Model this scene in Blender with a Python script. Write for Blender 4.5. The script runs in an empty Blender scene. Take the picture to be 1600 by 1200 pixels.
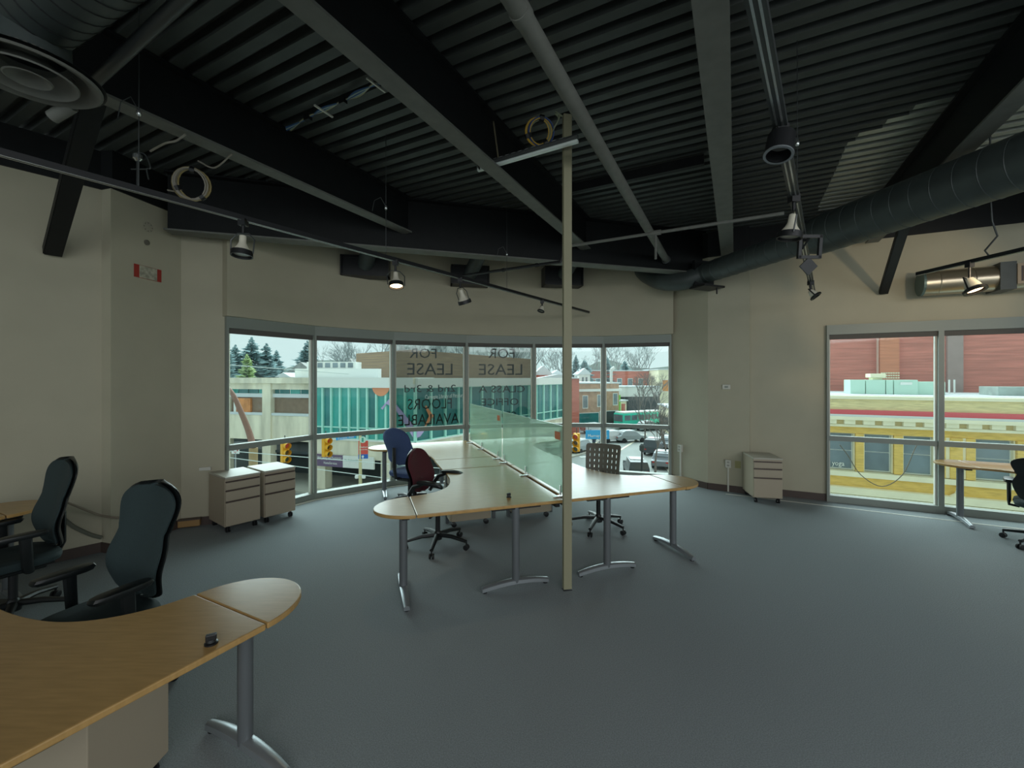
import bpy, bmesh, math, random
from mathutils import Vector, Matrix
random.seed(7)
PI = math.pi
F, H, HY = 670.0, 1.8, 590.0        # focal length in px of a 1600 px wide frame, eye height, horizon row
S = bpy.context.scene
C = S.collection
# ---------------- camera, sky, lights, exposure ----------------
cam = bpy.data.cameras.new('camera'); cam.sensor_width = 36; cam.lens = 36 * F / 1600
cam.shift_y = -10 / 1600; cam.clip_end = 1500; cam.clip_start = .02
co = bpy.data.objects.new('camera', cam); C.objects.link(co)
co.location = (0, 0, H); co.rotation_euler = (PI / 2, 0, 0); S.camera = co
S.view_settings.view_transform = 'Standard'; S.view_settings.look = 'None'
S.view_settings.gamma = 1; S.view_settings.use_curve_mapping = False
S.view_settings.exposure = 0.0
W = bpy.data.worlds.new('overcast_sky'); S.world = W; W.use_nodes = True
nt = W.node_tree; nt.nodes.clear()
wo = nt.nodes.new('ShaderNodeOutputWorld'); bg = nt.nodes.new('ShaderNodeBackground')
tc = nt.nodes.new('ShaderNodeTexCoord'); ns = nt.nodes.new('ShaderNodeTexNoise'); cr = nt.nodes.new('ShaderNodeValToRGB')
ns.inputs['Scale'].default_value = 2.2; ns.inputs['Detail'].default_value = 4
cr.color_ramp.elements[0].position = .3; cr.color_ramp.elements[0].color = (.70, .85, .88, 1)
cr.color_ramp.elements[1].position = .75; cr.color_ramp.elements[1].color = (.84, .94, .95, 1)
nt.links.new(tc.outputs['Generated'], ns.inputs['Vector']); nt.links.new(ns.outputs['Fac'], cr.inputs['Fac'])
nt.links.new(cr.outputs['Color'], bg.inputs['Color']); bg.inputs['Strength'].default_value = 1.15
nt.links.new(bg.outputs[0], wo.inputs[0])
def area(name, loc, rot, sx, sy, power, col):
    l = bpy.data.lights.new(name, 'AREA'); l.shape = 'RECTANGLE'; l.size = sx; l.size_y = sy; l.energy = power; l.color = col
    o = bpy.data.objects.new(name, l); C.objects.link(o); o.location = loc; o.rotation_euler = rot
    return o
# added warm fill light behind the camera; no window is built there
area('rear_fill_low', (0.5, -6.2, 1.9), (PI / 2, 0, 0), 11, 2.6, 42, (1, .94, .84))
# added fill from high behind the camera, tilted down to brighten floor and desks
area('rear_fill_high', (2.6, -3.4, 3.55), (math.radians(42), 0, math.radians(14)), 9, 1.6, 175, (.97, .98, 1))
# wide sun lamp added to strengthen the overcast daylight through the curved window
sl_ = bpy.data.lights.new('added_sky_sun', 'SUN'); sl_.energy = 10.0; sl_.angle = math.radians(100); sl_.color = (.88, .97, 1)
so_ = bpy.data.objects.new('added_sky_sun', sl_); C.objects.link(so_); so_.rotation_euler = (math.radians(-58), 0, math.radians(4))

# ---------------- helpers ----------------
def srgb(h):
    v = [int(h[i:i + 2], 16) / 255 for i in (0, 2, 4)]
    return tuple(c / 12.92 if c <= .04045 else ((c + .055) / 1.055) ** 2.4 for c in v) + (1,)
MT = {}
def mat(name, col, rough=.6, metal=0, noise=0, ns_=20, bump=0, bs=60, emit=None, estr=0, spec=.5, stretch=None, obj=False):
    if name in MT: return MT[name]
    m = bpy.data.materials.new(name); m.use_nodes = True; t = m.node_tree
    b = t.nodes['Principled BSDF']
    c = srgb(col)
    b.inputs['Base Color'].default_value = c; b.inputs['Roughness'].default_value = rough; b.inputs['Metallic'].default_value = metal
    b.inputs['Specular IOR Level'].default_value = spec
    tcn = t.nodes.new('ShaderNodeTexCoord'); mp = t.nodes.new('ShaderNodeMapping')
    t.links.new(tcn.outputs['Object'], mp.inputs['Vector'])
    if stretch: mp.inputs['Scale'].default_value = stretch
    if noise:
        n = t.nodes.new('ShaderNodeTexNoise'); n.inputs['Scale'].default_value = ns_; n.inputs['Detail'].default_value = 5
        r = t.nodes.new('ShaderNodeValToRGB')
        r.color_ramp.elements[0].position = .3; r.color_ramp.elements[1].position = .7
        r.color_ramp.elements[0].color = tuple(max(0, x * (1 - noise)) for x in c[:3]) + (1,)
        r.color_ramp.elements[1].color = tuple(min(1, x * (1 + noise)) for x in c[:3]) + (1,)
        t.links.new(mp.outputs[0], n.inputs['Vector']); t.links.new(n.outputs['Fac'], r.inputs['Fac'])
        t.links.new(r.outputs['Color'], b.inputs['Base Color'])
    if bump:
        n2 = t.nodes.new('ShaderNodeTexNoise'); n2.inputs['Scale'].default_value = bs; n2.inputs['Detail'].default_value = 3
        bp = t.nodes.new('ShaderNodeBump'); bp.inputs['Strength'].default_value = bump; bp.inputs['Distance'].default_value = .01
        t.links.new(mp.outputs[0], n2.inputs['Vector']); t.links.new(n2.outputs['Fac'], bp.inputs['Height']); t.links.new(bp.outputs[0], b.inputs['Normal'])
    if emit:
        b.inputs['Emission Color'].default_value = srgb(emit); b.inputs['Emission Strength'].default_value = estr
    MT[name] = m
    return m
def glass(name, tint, gloss=.08, body=None, bodyfac=0):
    m = bpy.data.materials.new(name); m.use_nodes = True; t = m.node_tree; t.nodes.clear()
    o = t.nodes.new('ShaderNodeOutputMaterial'); tr = t.nodes.new('ShaderNodeBsdfTransparent'); tr.inputs[0].default_value = srgb(tint)
    gl = t.nodes.new('ShaderNodeBsdfGlossy'); gl.inputs['Roughness'].default_value = .03; gl.inputs[0].default_value = (.9, .95, .95, 1)
    lw = t.nodes.new('ShaderNodeLayerWeight'); lw.inputs[0].default_value = .5
    pw = t.nodes.new('ShaderNodeMath'); pw.operation = 'POWER'; pw.inputs[1].default_value = 4.5
    ma = t.nodes.new('ShaderNodeMath'); ma.operation = 'MULTIPLY_ADD'; ma.inputs[1].default_value = .55; ma.inputs[2].default_value = .025
    t.links.new(lw.outputs['Facing'], pw.inputs[0]); t.links.new(pw.outputs[0], ma.inputs[0])
    mx = t.nodes.new('ShaderNodeMixShader'); t.links.new(ma.outputs[0], mx.inputs[0])
    base = tr
    if body:
        tl = t.nodes.new('ShaderNodeBsdfTranslucent'); tl.inputs[0].default_value = srgb(body)
        df = t.nodes.new('ShaderNodeBsdfDiffuse'); df.inputs[0].default_value = srgb(body)
        m1 = t.nodes.new('ShaderNodeMixShader'); m1.inputs[0].default_value = .5
        t.links.new(tl.outputs[0], m1.inputs[1]); t.links.new(df.outputs[0], m1.inputs[2])
        m2 = t.nodes.new('ShaderNodeMixShader'); m2.inputs[0].default_value = bodyfac
        t.links.new(tr.outputs[0], m2.inputs[1]); t.links.new(m1.outputs[0], m2.inputs[2]); base = m2
    t.links.new(base.outputs[0], mx.inputs[1]); t.links.new(gl.outputs[0], mx.inputs[2]); t.links.new(mx.outputs[0], o.inputs[0])
    MT[name] = m
    return m
V = Vector
ORG = {}
class MB:
    def __init__(s): s.v = []; s.f = []; s.mi = []; s.cur = 0
    def add(s, vs, fs):
        n = len(s.v); s.v += [tuple(x) for x in vs]; s.f += [tuple(n + i for i in f) for f in fs]; s.mi += [s.cur] * len(fs); return s
    def obox(s, c, a, b, d):                       # centre and three half-axis vectors
        c, a, b, d = V(c), V(a), V(b), V(d)
        vs = [c + i * a + j * b + k * d for k in (-1, 1) for j in (-1, 1) for i in (-1, 1)]
        return s.add(vs, [(0, 2, 3, 1), (4, 5, 7, 6), (0, 1, 5, 4), (2, 6, 7, 3), (0, 4, 6, 2), (1, 3, 7, 5)])
    def box(s, x0, x1, y0, y1, z0, z1):
        return s.obox(((x0 + x1) / 2, (y0 + y1) / 2, (z0 + z1) / 2), ((x1 - x0) / 2, 0, 0), (0, (y1 - y0) / 2, 0), (0, 0, (z1 - z0) / 2))
    def rbox(s, c, sx, sy, sz, rz=0):
        ca, sa = math.cos(rz), math.sin(rz)
        return s.obox(c, (ca * sx / 2, sa * sx / 2, 0), (-sa * sy / 2, ca * sy / 2, 0), (0, 0, sz / 2))
    def wall(s, p, q, z0, z1, t0, t1):             # slab along p-q, between offsets t0..t1 to the left of p->q
        p, q = V((p[0], p[1], 0)), V((q[0], q[1], 0)); d = (q - p).normalized(); n = V((-d.y, d.x, 0))
        vs = [p + n * t0, q + n * t0, q + n * t1, p + n * t1]
        return s.prism([(v.x, v.y) for v in vs], z0, z1)
    def prism(s, poly, z0, z1):
        n = len(poly)
        ar = sum(poly[i][0] * poly[(i + 1) % n][1] - poly[(i + 1) % n][0] * poly[i][1] for i in range(n))
        if ar < 0: poly = poly[::-1]
        vs = [(x, y, z0) for x, y in poly] + [(x, y, z1) for x, y in poly]
        return s.add(vs, [tuple(range(n))[::-1], tuple(range(n, 2 * n))] + [(i, (i + 1) % n, n + (i + 1) % n, n + i) for i in range(n)])
    def tube(s, pts, r, seg=8, caps=True, flat=None):
        pts = [V(p) for p in pts]; rr = r if isinstance(r, (list, tuple)) else [r] * len(pts)
        rings = []; up = V((0, 0, 1)); prev = None
        for i, p in enumerate(pts):
            d = (pts[min(i + 1, len(pts) - 1)] - pts[max(i - 1, 0)]).normalized()
            if prev is None:
                a = d.cross(up)
                if a.length < .05: a = d.cross(V((0, 1, 0)))
            else: a = prev - d * prev.dot(d)
            a.normalize(); prev = a; b = d.cross(a)
            fl = flat or 1
            rings.append([p + a * (math.cos(2 * PI * k / seg) * rr[i]) + b * (math.sin(2 * PI * k / seg) * rr[i] * fl) for k in range(seg)])
        vs = [v for R in rings for v in R]; fs = []
        for i in range(len(rings) - 1):
            for k in range(seg):
                fs.append((i * seg + k, i * seg + (k + 1) % seg, (i + 1) * seg + (k + 1) % seg, (i + 1) * seg + k))
        if caps: fs += [tuple(range(seg))[::-1], tuple(range((len(rings) - 1) * seg, len(rings) * seg))]
        return s.add(vs, fs)
    def lathe(s, prof, c=(0, 0, 0), ax=(0, 0, 1), seg=16, caps=True):
        c, ax = V(c), V(ax).normalized()
        a = ax.cross(V((0, 0, 1)))
        if a.length < .05: a = V((1, 0, 0))
        a.normalize(); b = ax.cross(a); vs = []
        for r, h in prof:
            vs += [c + ax * h + a * (math.cos(2 * PI * k / seg) * r) + b * (math.sin(2 * PI * k / seg) * r) for k in range(seg)]
        fs = []
        for i in range(len(prof) - 1):
            for k in range(seg): fs.append((i * seg + k, i * seg + (k + 1) % seg, (i + 1) * seg + (k + 1) % seg, (i + 1) * seg + k))
        if caps: fs += [tuple(range(seg))[::-1], tuple(range((len(prof) - 1) * seg, len(prof) * seg))]
        return s.add(vs, fs)
    def build(s, name, m, parent=None, smooth=False, bevel=0, org=None, bseg=2):
        me = bpy.data.meshes.new(name)
        o3 = V(ORG.get(parent.name, (0, 0, 0))) if parent else V(org or (0, 0, 0))
        me.from_pydata([V(v) - o3 for v in s.v], [], s.f)
        for x in (m if isinstance(m, list) else [m]): me.materials.append(x)
        if isinstance(m, list): me.polygons.foreach_set('material_index', s.mi)
        if smooth:
            me.polygons.foreach_set('use_smooth', [True] * len(me.polygons)); me.set_sharp_from_angle(angle=R(38))
        me.update()
        o = bpy.data.objects.new(name, me); C.objects.link(o)
        if parent: o.parent = parent
        else: o.location = o3
        ORG[o.name] = o3
        if bevel:
            md = o.modifiers.new('bevel', 'BEVEL'); md.width = bevel; md.segments = bseg; md.limit_method = 'ANGLE'; md.angle_limit = R(40)
        return o
def R(d): return math.radians(d)
def tag(o, label, cat, group=None, kind=None):
    o['label'] = label; o['category'] = cat
    if group: o['group'] = group
    if kind: o['kind'] = kind
    return o
def struct(o): o['kind'] = 'structure'; return o
def thing(name, label, cat, loc=(0, 0, 0), rz=0, group=None, world=True):
    o = bpy.data.objects.new(name, None); C.objects.link(o); o.location = loc; o.rotation_euler = (0, 0, rz); o.empty_display_size = .1
    ORG[o.name] = V(loc) if world else V((0, 0, 0))
    return tag(o, label, cat, group)
def dup(o, parent=None):
    c = o.copy(); C.objects.link(c); ORG[c.name] = ORG.get(o.name, V((0, 0, 0)))
    if parent: c.parent = parent; c.matrix_parent_inverse = o.matrix_parent_inverse.copy()
    for ch in list(o.children): dup(ch, c)
    return c
def place(o, loc, rz, label, group=None):
    c = dup(o); c.location = loc; c.rotation_euler = (0, 0, rz); c['label'] = label
    if group: c['group'] = group
    return c
def G(x, y, z=0.0):                                # the point at height z seen at pixel x, y
    D = F * (H - z) / (y - HY); return V(((x - 800) / F * D, D, z))
def A(x, y, D): return V(((x - 800) / F * D, D, H - (y - HY) / F * D))
def text(name, s, org, xd, up, m, width, parent=None, depth=.002, height=None):
    cu = bpy.data.curves.new(name, 'FONT'); cu.body = s; cu.extrude = .01; cu.resolution_u = 2
    t = bpy.data.objects.new('tmp', cu); C.objects.link(t)
    dg = bpy.context.evaluated_depsgraph_get(); me = bpy.data.meshes.new_from_object(t.evaluated_get(dg)); bpy.data.objects.remove(t)
    xs = [v.co.x for v in me.vertices]; ys = [v.co.y for v in me.vertices]
    x0, w = min(xs), max(xs) - min(xs); y0, h = min(ys), max(ys) - min(ys)
    k = width / w; ky = height / h if height else k
    xd, up, org = V(xd).normalized(), V(up).normalized(), V(org); nn = xd.cross(up)
    o3 = V(ORG.get(parent.name, (0, 0, 0))) if parent else org
    for v in me.vertices: v.co = org + xd * ((v.co.x - x0) * k) + up * ((v.co.y - y0) * ky) + nn * (v.co.z / .01 * depth) - o3
    me.materials.clear(); me.materials.append(m); me.name = name
    o = bpy.data.objects.new(name, me); C.objects.link(o)
    if parent: o.parent = parent
    else: o.location = o3
    return o

# ---------------- materials ----------------
M_wall = mat('painted_wall', 'b3ad98', .85, noise=.03, ns_=3, bump=.06, bs=180)
M_bulk = mat('painted_bulkhead', 'b0a994', .85, noise=.03, ns_=3, bump=.06, bs=180)
M_base = mat('rubber_baseboard', '4a3c36', .5)
M_deck = mat('charcoal_deck_paint', '424643', .55, noise=.12, ns_=6)
M_deckpale = mat('pale_metal_deck', 'a5a9a2', .35, .75, noise=.12, ns_=5)  # paler, more metallic deck material for the polygon at upper right
M_beam = mat('black_beam_paint', '161819', .55, noise=.15, ns_=9, spec=.3)
M_flange = mat('lit_flange_and_grey_pipe', '6c6d67', .6, noise=.1, ns_=9, spec=.3)  # beam and girder flanges: floor bounce put into the grey; pipes are plain grey
M_duct = mat('dark_duct_paint', '39403f', .5, noise=.15, ns_=8)
M_blk = mat('black_metal', '161719', .45)
M_track = mat('track_metal', '4b4f4f', .4, .5)
M_chrome = mat('bright_metal', 'c8ccca', .25, .9)
M_silver = mat('silver_paint', '9a9fa3', .35, .6)
M_grey = mat('column_grey_paint', '6f7376', .4, .4)
M_alu = mat('window_aluminium', '878d86', .5, .1)
M_aludk = mat('shade_fabric', '5a5753', .8)
M_wood = mat('maple_laminate', 'b59059', .27, noise=.09, ns_=7, stretch=(1, 9, 1), bump=.012, bs=40)
M_woodedge = mat('maple_edge', '93703f', .4)
M_plast = mat('black_plastic', '17181a', .4, bump=.03)
M_putty = mat('putty_metal', 'a89b87', .5)
M_puttop = mat('putty_top', 'b4afa1', .42)
M_post = mat('beige_post_paint', '8e8a70', .6)
M_mesh = mat('black_chair_fabric', '28383a', .8, noise=.15, ns_=150, bump=.15, bs=400)
M_rim = mat('chair_shell', '0f1415', .38)
M_blue = mat('blue_fabric', '3f5078', .9, noise=.12, ns_=90, bump=.1, bs=300)
M_red = mat('burgundy_fabric', '501c26', .9, noise=.15, ns_=90, bump=.1, bs=300)
M_slot = mat('grey_brown_shell', '6b675d', .5)
M_white = mat('white_plastic', 'cfcdc2', .5)
M_snow = mat('snow', 'd2d9dc', .8)
g_win = glass('window_glass', 'eef6f4')
g_film = glass('window_film_glass', 'c4ccc8')
g_part = glass('frosted_partition_glass', 'e4f6ec', body='dcf8ea', bodyfac=.55)
# carpet
M_carp = mat('carpet', '8d9496', .95, noise=.22, ns_=160, bump=.5, bs=260, spec=.2)
# ---------------- room shell ----------------
ZW, ZD = 3.74, 4.13
P1 = G(159, 862); P1b = G(173, 864.5)
def ray(x, D): return V(((x - 800) / F * D, D, 0))
P2 = ray(283, 5.16)
LW = (V((-4.675, 3.915, 0)) - P1).normalized(); LW.z = 0
L0 = P1 + LW * 10.5
XS = [351, 490, 614.5, 728.5, 834, 943, 1049]; DS = [5.33, 6.35, 7.146, 7.70, 7.96, 7.92, 7.555]
WP = [ray(x, d) for x, d in zip(XS, DS)]
Q1 = G(1106, 764)
RD = V((.895, -.447, 0)).normalized(); RN = V((RD.y, -RD.x, 0))     # RN points into the room
if RN.y > 0: RN = -RN
WR = V((6.37, 5.384, 0))
Q2p = WR - RD * 2.97; Q2 = Q2p + RN * .09
def wr(s, off=0, z=0): return WR + RD * s + RN * off + V((0, 0, z))
def wallmb(p, q, z0, z1, t=.2): return MB().wall(p, q, z0, z1, 0, t)
struct(MB().wall(L0, P1, 0, ZW, 0, .25).build('wall_left', M_wall))
cl = MB().prism([(P1.x, P1.y), (P1b.x, P1b.y), (P2.x, P2.y), (P2.x - .5, P2.y + .25), (P1.x - .4, P1.y + .3)], 0, ZW)
struct(cl.build('wall_left_column', M_wall))
struct(MB().wall(P2, WP[0], 0, ZW, 0, .3).build('wall_window_left', M_wall))
struct(MB().wall(WP[6], Q1, 0, ZW, 0, .3).build('wall_window_right', M_wall))
struct(MB().prism([(Q1.x, Q1.y), (Q2.x, Q2.y), (Q2.x + .25, Q2.y + .35), (Q1.x + .2, Q1.y + .3)], 0, ZW).build('wall_right_column', M_wall))
s0, s1 = -1.985, 4.2
wrm = MB().wall(wr(-2.97), wr(s0), 0, ZW, 0, .25).wall(wr(s0), wr(s1), 2.55, ZW, 0, .25).wall(wr(s1), wr(9.5), 0, ZW, 0, .25)
struct(wrm.build('wall_right', M_wall))
# dark perimeter band between wall top and deck
tb = MB().wall(L0, P1, ZW, ZD, -.02, .25).wall(P1b, P2, ZW, ZD, -.02, .25).wall(wr(-2.97), wr(9.5), ZW, ZD, -.02, .25).wall(Q1, Q2, ZW, ZD, -.05, .25).wall(P2, WP[0], ZW, ZD, -.02, .25).wall(WP[6], Q1, ZW, ZD, -.02, .25)
struct(tb.build('trim_1', M_beam))
# baseboards
def bb(name, segs):
    m = MB()
    for p, q in segs: m.wall(p, q, 0, .1, -.014, .0)
    return struct(m.build(name, M_base))
bb('baseboard_left', [(L0, P1), (P1, P1b), (P1b, P2), (P2, WP[0])])
bb('baseboard_right', [(WP[6], Q1), (Q1, Q2), (wr(-2.97), wr(s0)), (wr(s1), wr(9.5))])
# floor
outl = [L0 + V((-.2, 0, 0)), P1 + V((-.3, .2, 0)), P2 + V((-.3, .3, 0))] + [p + V((p.x * .02, .14, 0)) for p in WP] + [Q1 + V((.1, .3, 0)), Q2 + V((.1, .3, 0)), wr(9.6, -.2)]
back = [V((9.6, -6.5, 0)), V((-9.5, -6.5, 0))]
OUT = [(p.x, p.y) for p in outl + back]
struct(MB().prism(OUT, -.25, 0).build('floor', M_carp))
# pale curb edge along the windows, and the carpet seam on the right
cb = MB()
for i in range(6): cb.wall(WP[i], WP[i + 1], 0, .012, -.10, -.055)
struct(cb.build('trim_2', M_white))
cb = MB().wall(V((3.3, 6.62, 0)), V((4.03, 6.22, 0)), 0, .004, 0, .022).wall(V((4.03, 6.22, 0)), V((7.2, 4.44, 0)), 0, .004, 0, .022)
struct(cb.build('trim_3', M_white))
# bulkhead above the curved windows
def cr_interp(P, sub):
    P = [P[0] * 2 - P[1]] + list(P) + [P[-1] * 2 - P[-2]]; out = []
    for i in range(1, len(P) - 2):
        for k in range(sub):
            t = k / sub; a, b, c, d = P[i - 1], P[i], P[i + 1], P[i + 2]
            out.append(.5 * ((2 * b) + (-a + c) * t + (2 * a - 5 * b + 4 * c - d) * t * t + (-a + 3 * b - 3 * c + d) * t ** 3))
    out.append(P[-2]); return out
cv = cr_interp(WP, 6)
def offs(P, o):
    r = []
    for i, p in enumerate(P):
        d = (P[min(i + 1, len(P) - 1)] - P[max(i - 1, 0)]).normalized(); r.append(p + V((d.y, -d.x, 0)) * o)
    return r
inn, outr = offs(cv, .12), offs(cv, -.22)
inn[0] = inn[0] + (inn[0] - inn[1]).normalized() * .03; inn[-1] = inn[-1] + (inn[-1] - inn[-2]).normalized() * .03
bk = MB().prism([(p.x, p.y) for p in inn + outr[::-1]], 2.56, 4.13)
struct(bk.build('wall_bulkhead', M_bulk, smooth=True))

# windows
def window(name, p, q, film=False, lines=None, head=2.43, kind=0):
    d = (q - p).normalized(); L = (q - p).length
    fr = MB().wall(p, q, 2.42, 2.56, -.05, .08).wall(p, q, 0, .095, -.05, .08).wall(p, q, .885, .955, -.03, .06)
    e = d * .028
    fr.wall(p, p + e, .095, 2.42, -.05, .08).wall(q - e, q, .095, 2.42, -.05, .08)
    w = struct(fr.build(name, M_alu))
    MB().wall(p + e, q - e, 2.355, 2.42, -.02, .03).build('roller_shade', M_aludk, w)
    MB().wall(p + e, p + e * 1.7, .095, 2.42, .0, .05).wall(q - e * 1.7, q - e, .095, 2.42, .0, .05).build('glazing_bead', M_white, w)
    MB().wall(p + e, q - e, .955, 2.42, .034, .04).build('upper_pane', g_film if film else g_win, w)
    MB().wall(p + e, q - e, .095, .885, .034, .04).build('lower_pane', g_win, w)
    return w
wins = [window('window_%d' % (i + 1), WP[i], WP[i + 1], film=i in (2, 3)) for i in range(6)]
sp = [s0, -.745, .495, 1.735, 2.975, s1]
for i in range(5): wins.append(window('window_%d' % (i + 7), wr(sp[i]), wr(sp[i + 1])))
# lettering on the film panes, read from the street side
M_let = mat('window_lettering', '2f3a3c', .7)
M_let2 = mat('window_lettering_faint', '55504a', .7)
def lett(w, p, q, s, xl, xr, yb, yt, m):
    d = (q - p).normalized(); n = V((-d.y, d.x, 0))
    def hit(x):                                     # the pane's plane seen at pixel column x
        k = (x - 800) / F; pp = p + n * .045; t = (k * pp.y - pp.x) / (d.x - k * d.y); return pp + d * t
    a, b = hit(xl), hit(xr)
    zb = H - (yb - HY) / F * b.y; zt = H - (yt - HY) / F * b.y
    o = text('lettering', s, V((b.x, b.y, zb)), -d, (0, 0, 1), m, (b - a).length, w, .0015, height=zt - zb)
for s, xl, xr, yb, yt, m in [('FOR', 640, 682, 560, 545, M_let2), ('LEASE', 636, 707, 586, 568, M_let2), ('2nd & 3rd', 632, 712, 612, 601, M_let),
                             ('FLOORS', 637, 706, 638, 622, M_let), ('AVAILABLE', 622, 717, 661, 645, M_let)]:
    lett(wins[2], WP[2], WP[3], s, xl, xr, yb, yt, m)
for s, xl, xr, yb, yt, m in [('FOR', 763, 804, 560, 545, M_let2), ('LEASE', 748, 816, 586, 569, M_let2), ('CLASS A', 748, 820, 613, 602, M_let),
                             ('OFFICE', 752, 810, 633, 622, M_let), ('SPACE', 754, 806, 655, 643, M_let)]:
    lett(wins[3], WP[3], WP[4], s, xl, xr, yb, yt, m)

# ---------------- ceiling deck ----------------
U = V((349, 670, 0)).normalized(); N = V((U.y, -U.x, 0))
hull = [L0 + V((-.1, .1, 0)), P1 + V((-.2, .15, 0)), P2 + V((-.2, .2, 0))] + [p + V((p.x * .02, .15, 0)) for p in WP] + [Q1 + V((.1, .2, 0)), Q2 + V((.1, .2, 0)), wr(9.6, -.2)] + [V((9.6, -6.4, 0)), V((-9.5, -6.4, 0))]
def span(t, poly):                                  # range of w inside the polygon on the line at t
    ws = []
    for i in range(len(poly)):
        a, b = poly[i], poly[(i + 1) % len(poly)]; ta, tb_ = a.dot(U), b.dot(U)
        if (ta - t) * (tb_ - t) < 0: k = (t - ta) / (tb_ - ta); ws.append((a + (b - a) * k).dot(N))
    ws.sort(); return (ws[0], ws[-1]) if len(ws) > 1 else None
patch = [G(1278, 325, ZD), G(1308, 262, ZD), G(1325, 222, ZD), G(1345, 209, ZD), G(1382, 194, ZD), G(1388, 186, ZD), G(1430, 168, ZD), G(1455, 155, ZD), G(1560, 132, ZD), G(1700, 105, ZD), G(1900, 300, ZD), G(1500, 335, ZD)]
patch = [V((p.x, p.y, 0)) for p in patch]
prof = [(0, .0), (.078, .0), (.086, .072), (.144, .072)]     # t offset, height: wide low flute, sloped web, raised flute
dk = MB(); pitch = .1524
t = -7.5
while t < 10.5:
    sp_ = span(t + .05, hull)
    if sp_:
        pa = span(t + .05, patch)
        cuts = [(sp_[0], sp_[1], 0)]
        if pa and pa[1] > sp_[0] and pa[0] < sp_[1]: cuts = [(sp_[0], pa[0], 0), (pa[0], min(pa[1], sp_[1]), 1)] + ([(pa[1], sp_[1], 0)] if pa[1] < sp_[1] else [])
        for w0, w1, mi in cuts:
            dk.cur = mi
            pts = [(t + a, ZD + h) for a, h in prof] + [(t + pitch, ZD)]
            for i in range(4):
                (ta, za), (tb2, zb) = pts[i], pts[i + 1]
                vs = [U * ta + N * w0 + V((0, 0, za)), U * ta + N * w1 + V((0, 0, za)), U * tb2 + N * w1 + V((0, 0, zb)), U * tb2 + N * w0 + V((0, 0, zb))]
                dk.add(vs, [(0, 1, 2, 3)])
    t += pitch
dk.cur = 0
dk.prism([(p.x, p.y) for p in hull], ZD + .08, ZD + .18)
struct(dk.build('ceiling', [M_deck, M_deckpale]))

# ---------------- beams ----------------
G1, G2 = V((-3.9, 4.86, 0)), V((3.05, 6.88, 0)); GDIR = (G2 - G1).normalized()
def ibeam(mb, a, b, zb, zt, fw, ft=.018, wt=.012):
    d = (b - a).normalized(); n = V((d.y, -d.x, 0)); c = (a + b) / 2; hl = d * ((b - a).length / 2)
    for zc, hw, hh in ((zb + ft / 2, fw / 2, ft / 2), (zt - ft / 2, fw / 2, ft / 2), ((zb + zt) / 2, wt / 2, (zt - zb) / 2 - ft)):
        mb.obox(V((c.x, c.y, zc)), hl, n * hw, V((0, 0, hh)))
    return mb
blab = {-3: 'black steel ceiling beam at far left above the round air diffuser', -2: 'black steel ceiling beam running from the round diffuser to the curved window girder',
        -1: 'black steel ceiling beam behind the hanging light channel', 0: 'black steel ceiling beam right of the slanting grey pipe, its wide grey flange almost upright in view',
        1: 'black steel ceiling beam crossing the paler shiny deck patch at upper right', 2: 'black steel ceiling beam beyond the large duct at far right'}
for k in (-2, -1, 0, 1, 2):
    w = -.11 + 1.83 * k + (-.04 if k == 1 else 0) + (-.35 if k == -3 else 0)
    base = N * w
    ends = []
    P_ = hull
    for i in range(len(P_)):
        a, b = P_[i], P_[(i + 1) % len(P_)]; wa, wb = a.dot(N), b.dot(N)
        if (wa - w) * (wb - w) < 0: ends.append((a + (b - a) * ((w - wa) / (wb - wa))).dot(U))
    ends.sort(); e0, e1 = max(ends[0], -6), ends[-1] - .25
    ga, gb = G1.dot(N), G2.dot(N)
    if ga < w < gb: e1 = (G1 + (G2 - G1) * ((w - ga) / (gb - ga))).dot(U) - .05
    a, b = base + U * e0, base + U * e1
    r = thing('steel_beam', blab[k], 'beam', (b.x, b.y, 3.67), group=None)
    d = U; c = (a + b) / 2; hl = U * ((b - a).length / 2)
    MB().obox(V((c.x, c.y, 3.9)), hl, N * .006, V((0, 0, .215))).obox(V((c.x, c.y, 4.115)), hl, N * .07, V((0, 0, .009))).build('web', M_beam, r)
    MB().obox(V((c.x, c.y, 3.679)), hl, N * (.085 if k == 0 else .072), V((0, 0, .009))).build('bottom_flange', M_flange, r)  # underside of the black beam, lightened as if lit from the floor
r = thing('girder', 'deep black girder spanning column to column in front of the curved window bulkhead', 'beam', ((G1 + G2) / 2 + V((0, 0, 3.5))).to_tuple())
ga = MB(); c = (G1 + G2) / 2; hl = GDIR * ((G2 - G1).length / 2); gn = V((GDIR.y, -GDIR.x, 0))
ga.obox(V((c.x, c.y, 3.78)), hl, gn * .008, V((0, 0, .325))).obox(V((c.x, c.y, 4.11)), hl, gn * .09, V((0, 0, .01))).build('web', M_beam, r)
MB().obox(V((c.x, c.y, 3.455)), hl, gn * .1, V((0, 0, .009))).build('bottom_flange', M_flange, r)
# knee braces
def brace(name, p, q, w, lab):
    d = (q - p).normalized(); s = d.cross(V((0, 0, 1))).normalized(); u = s.cross(d)
    m = MB().obox((p + q) / 2, d * ((q - p).length / 2), s * w / 2, u * .008).obox((p + q) / 2 + s * (w / 2) + u * w / 3, d * ((q - p).length / 2), s * .008, u * w / 3)
    return tag(m.build(name, M_beam, org=q), lab, 'brace')
lb = P1 + LW * .53
brace('angle_brace', V((-4.42, 4.13, 2.98)), V((-2.95, 3.04, 3.78)), .12, 'dark steel angle brace slanting up from the left wall past the exit box column')
brace('angle_brace', A(1381, 459, 5.93), V((4.2, 4.45, 3.75)), .09, 'dark steel angle brace slanting down to the right wall above the windows')
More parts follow.
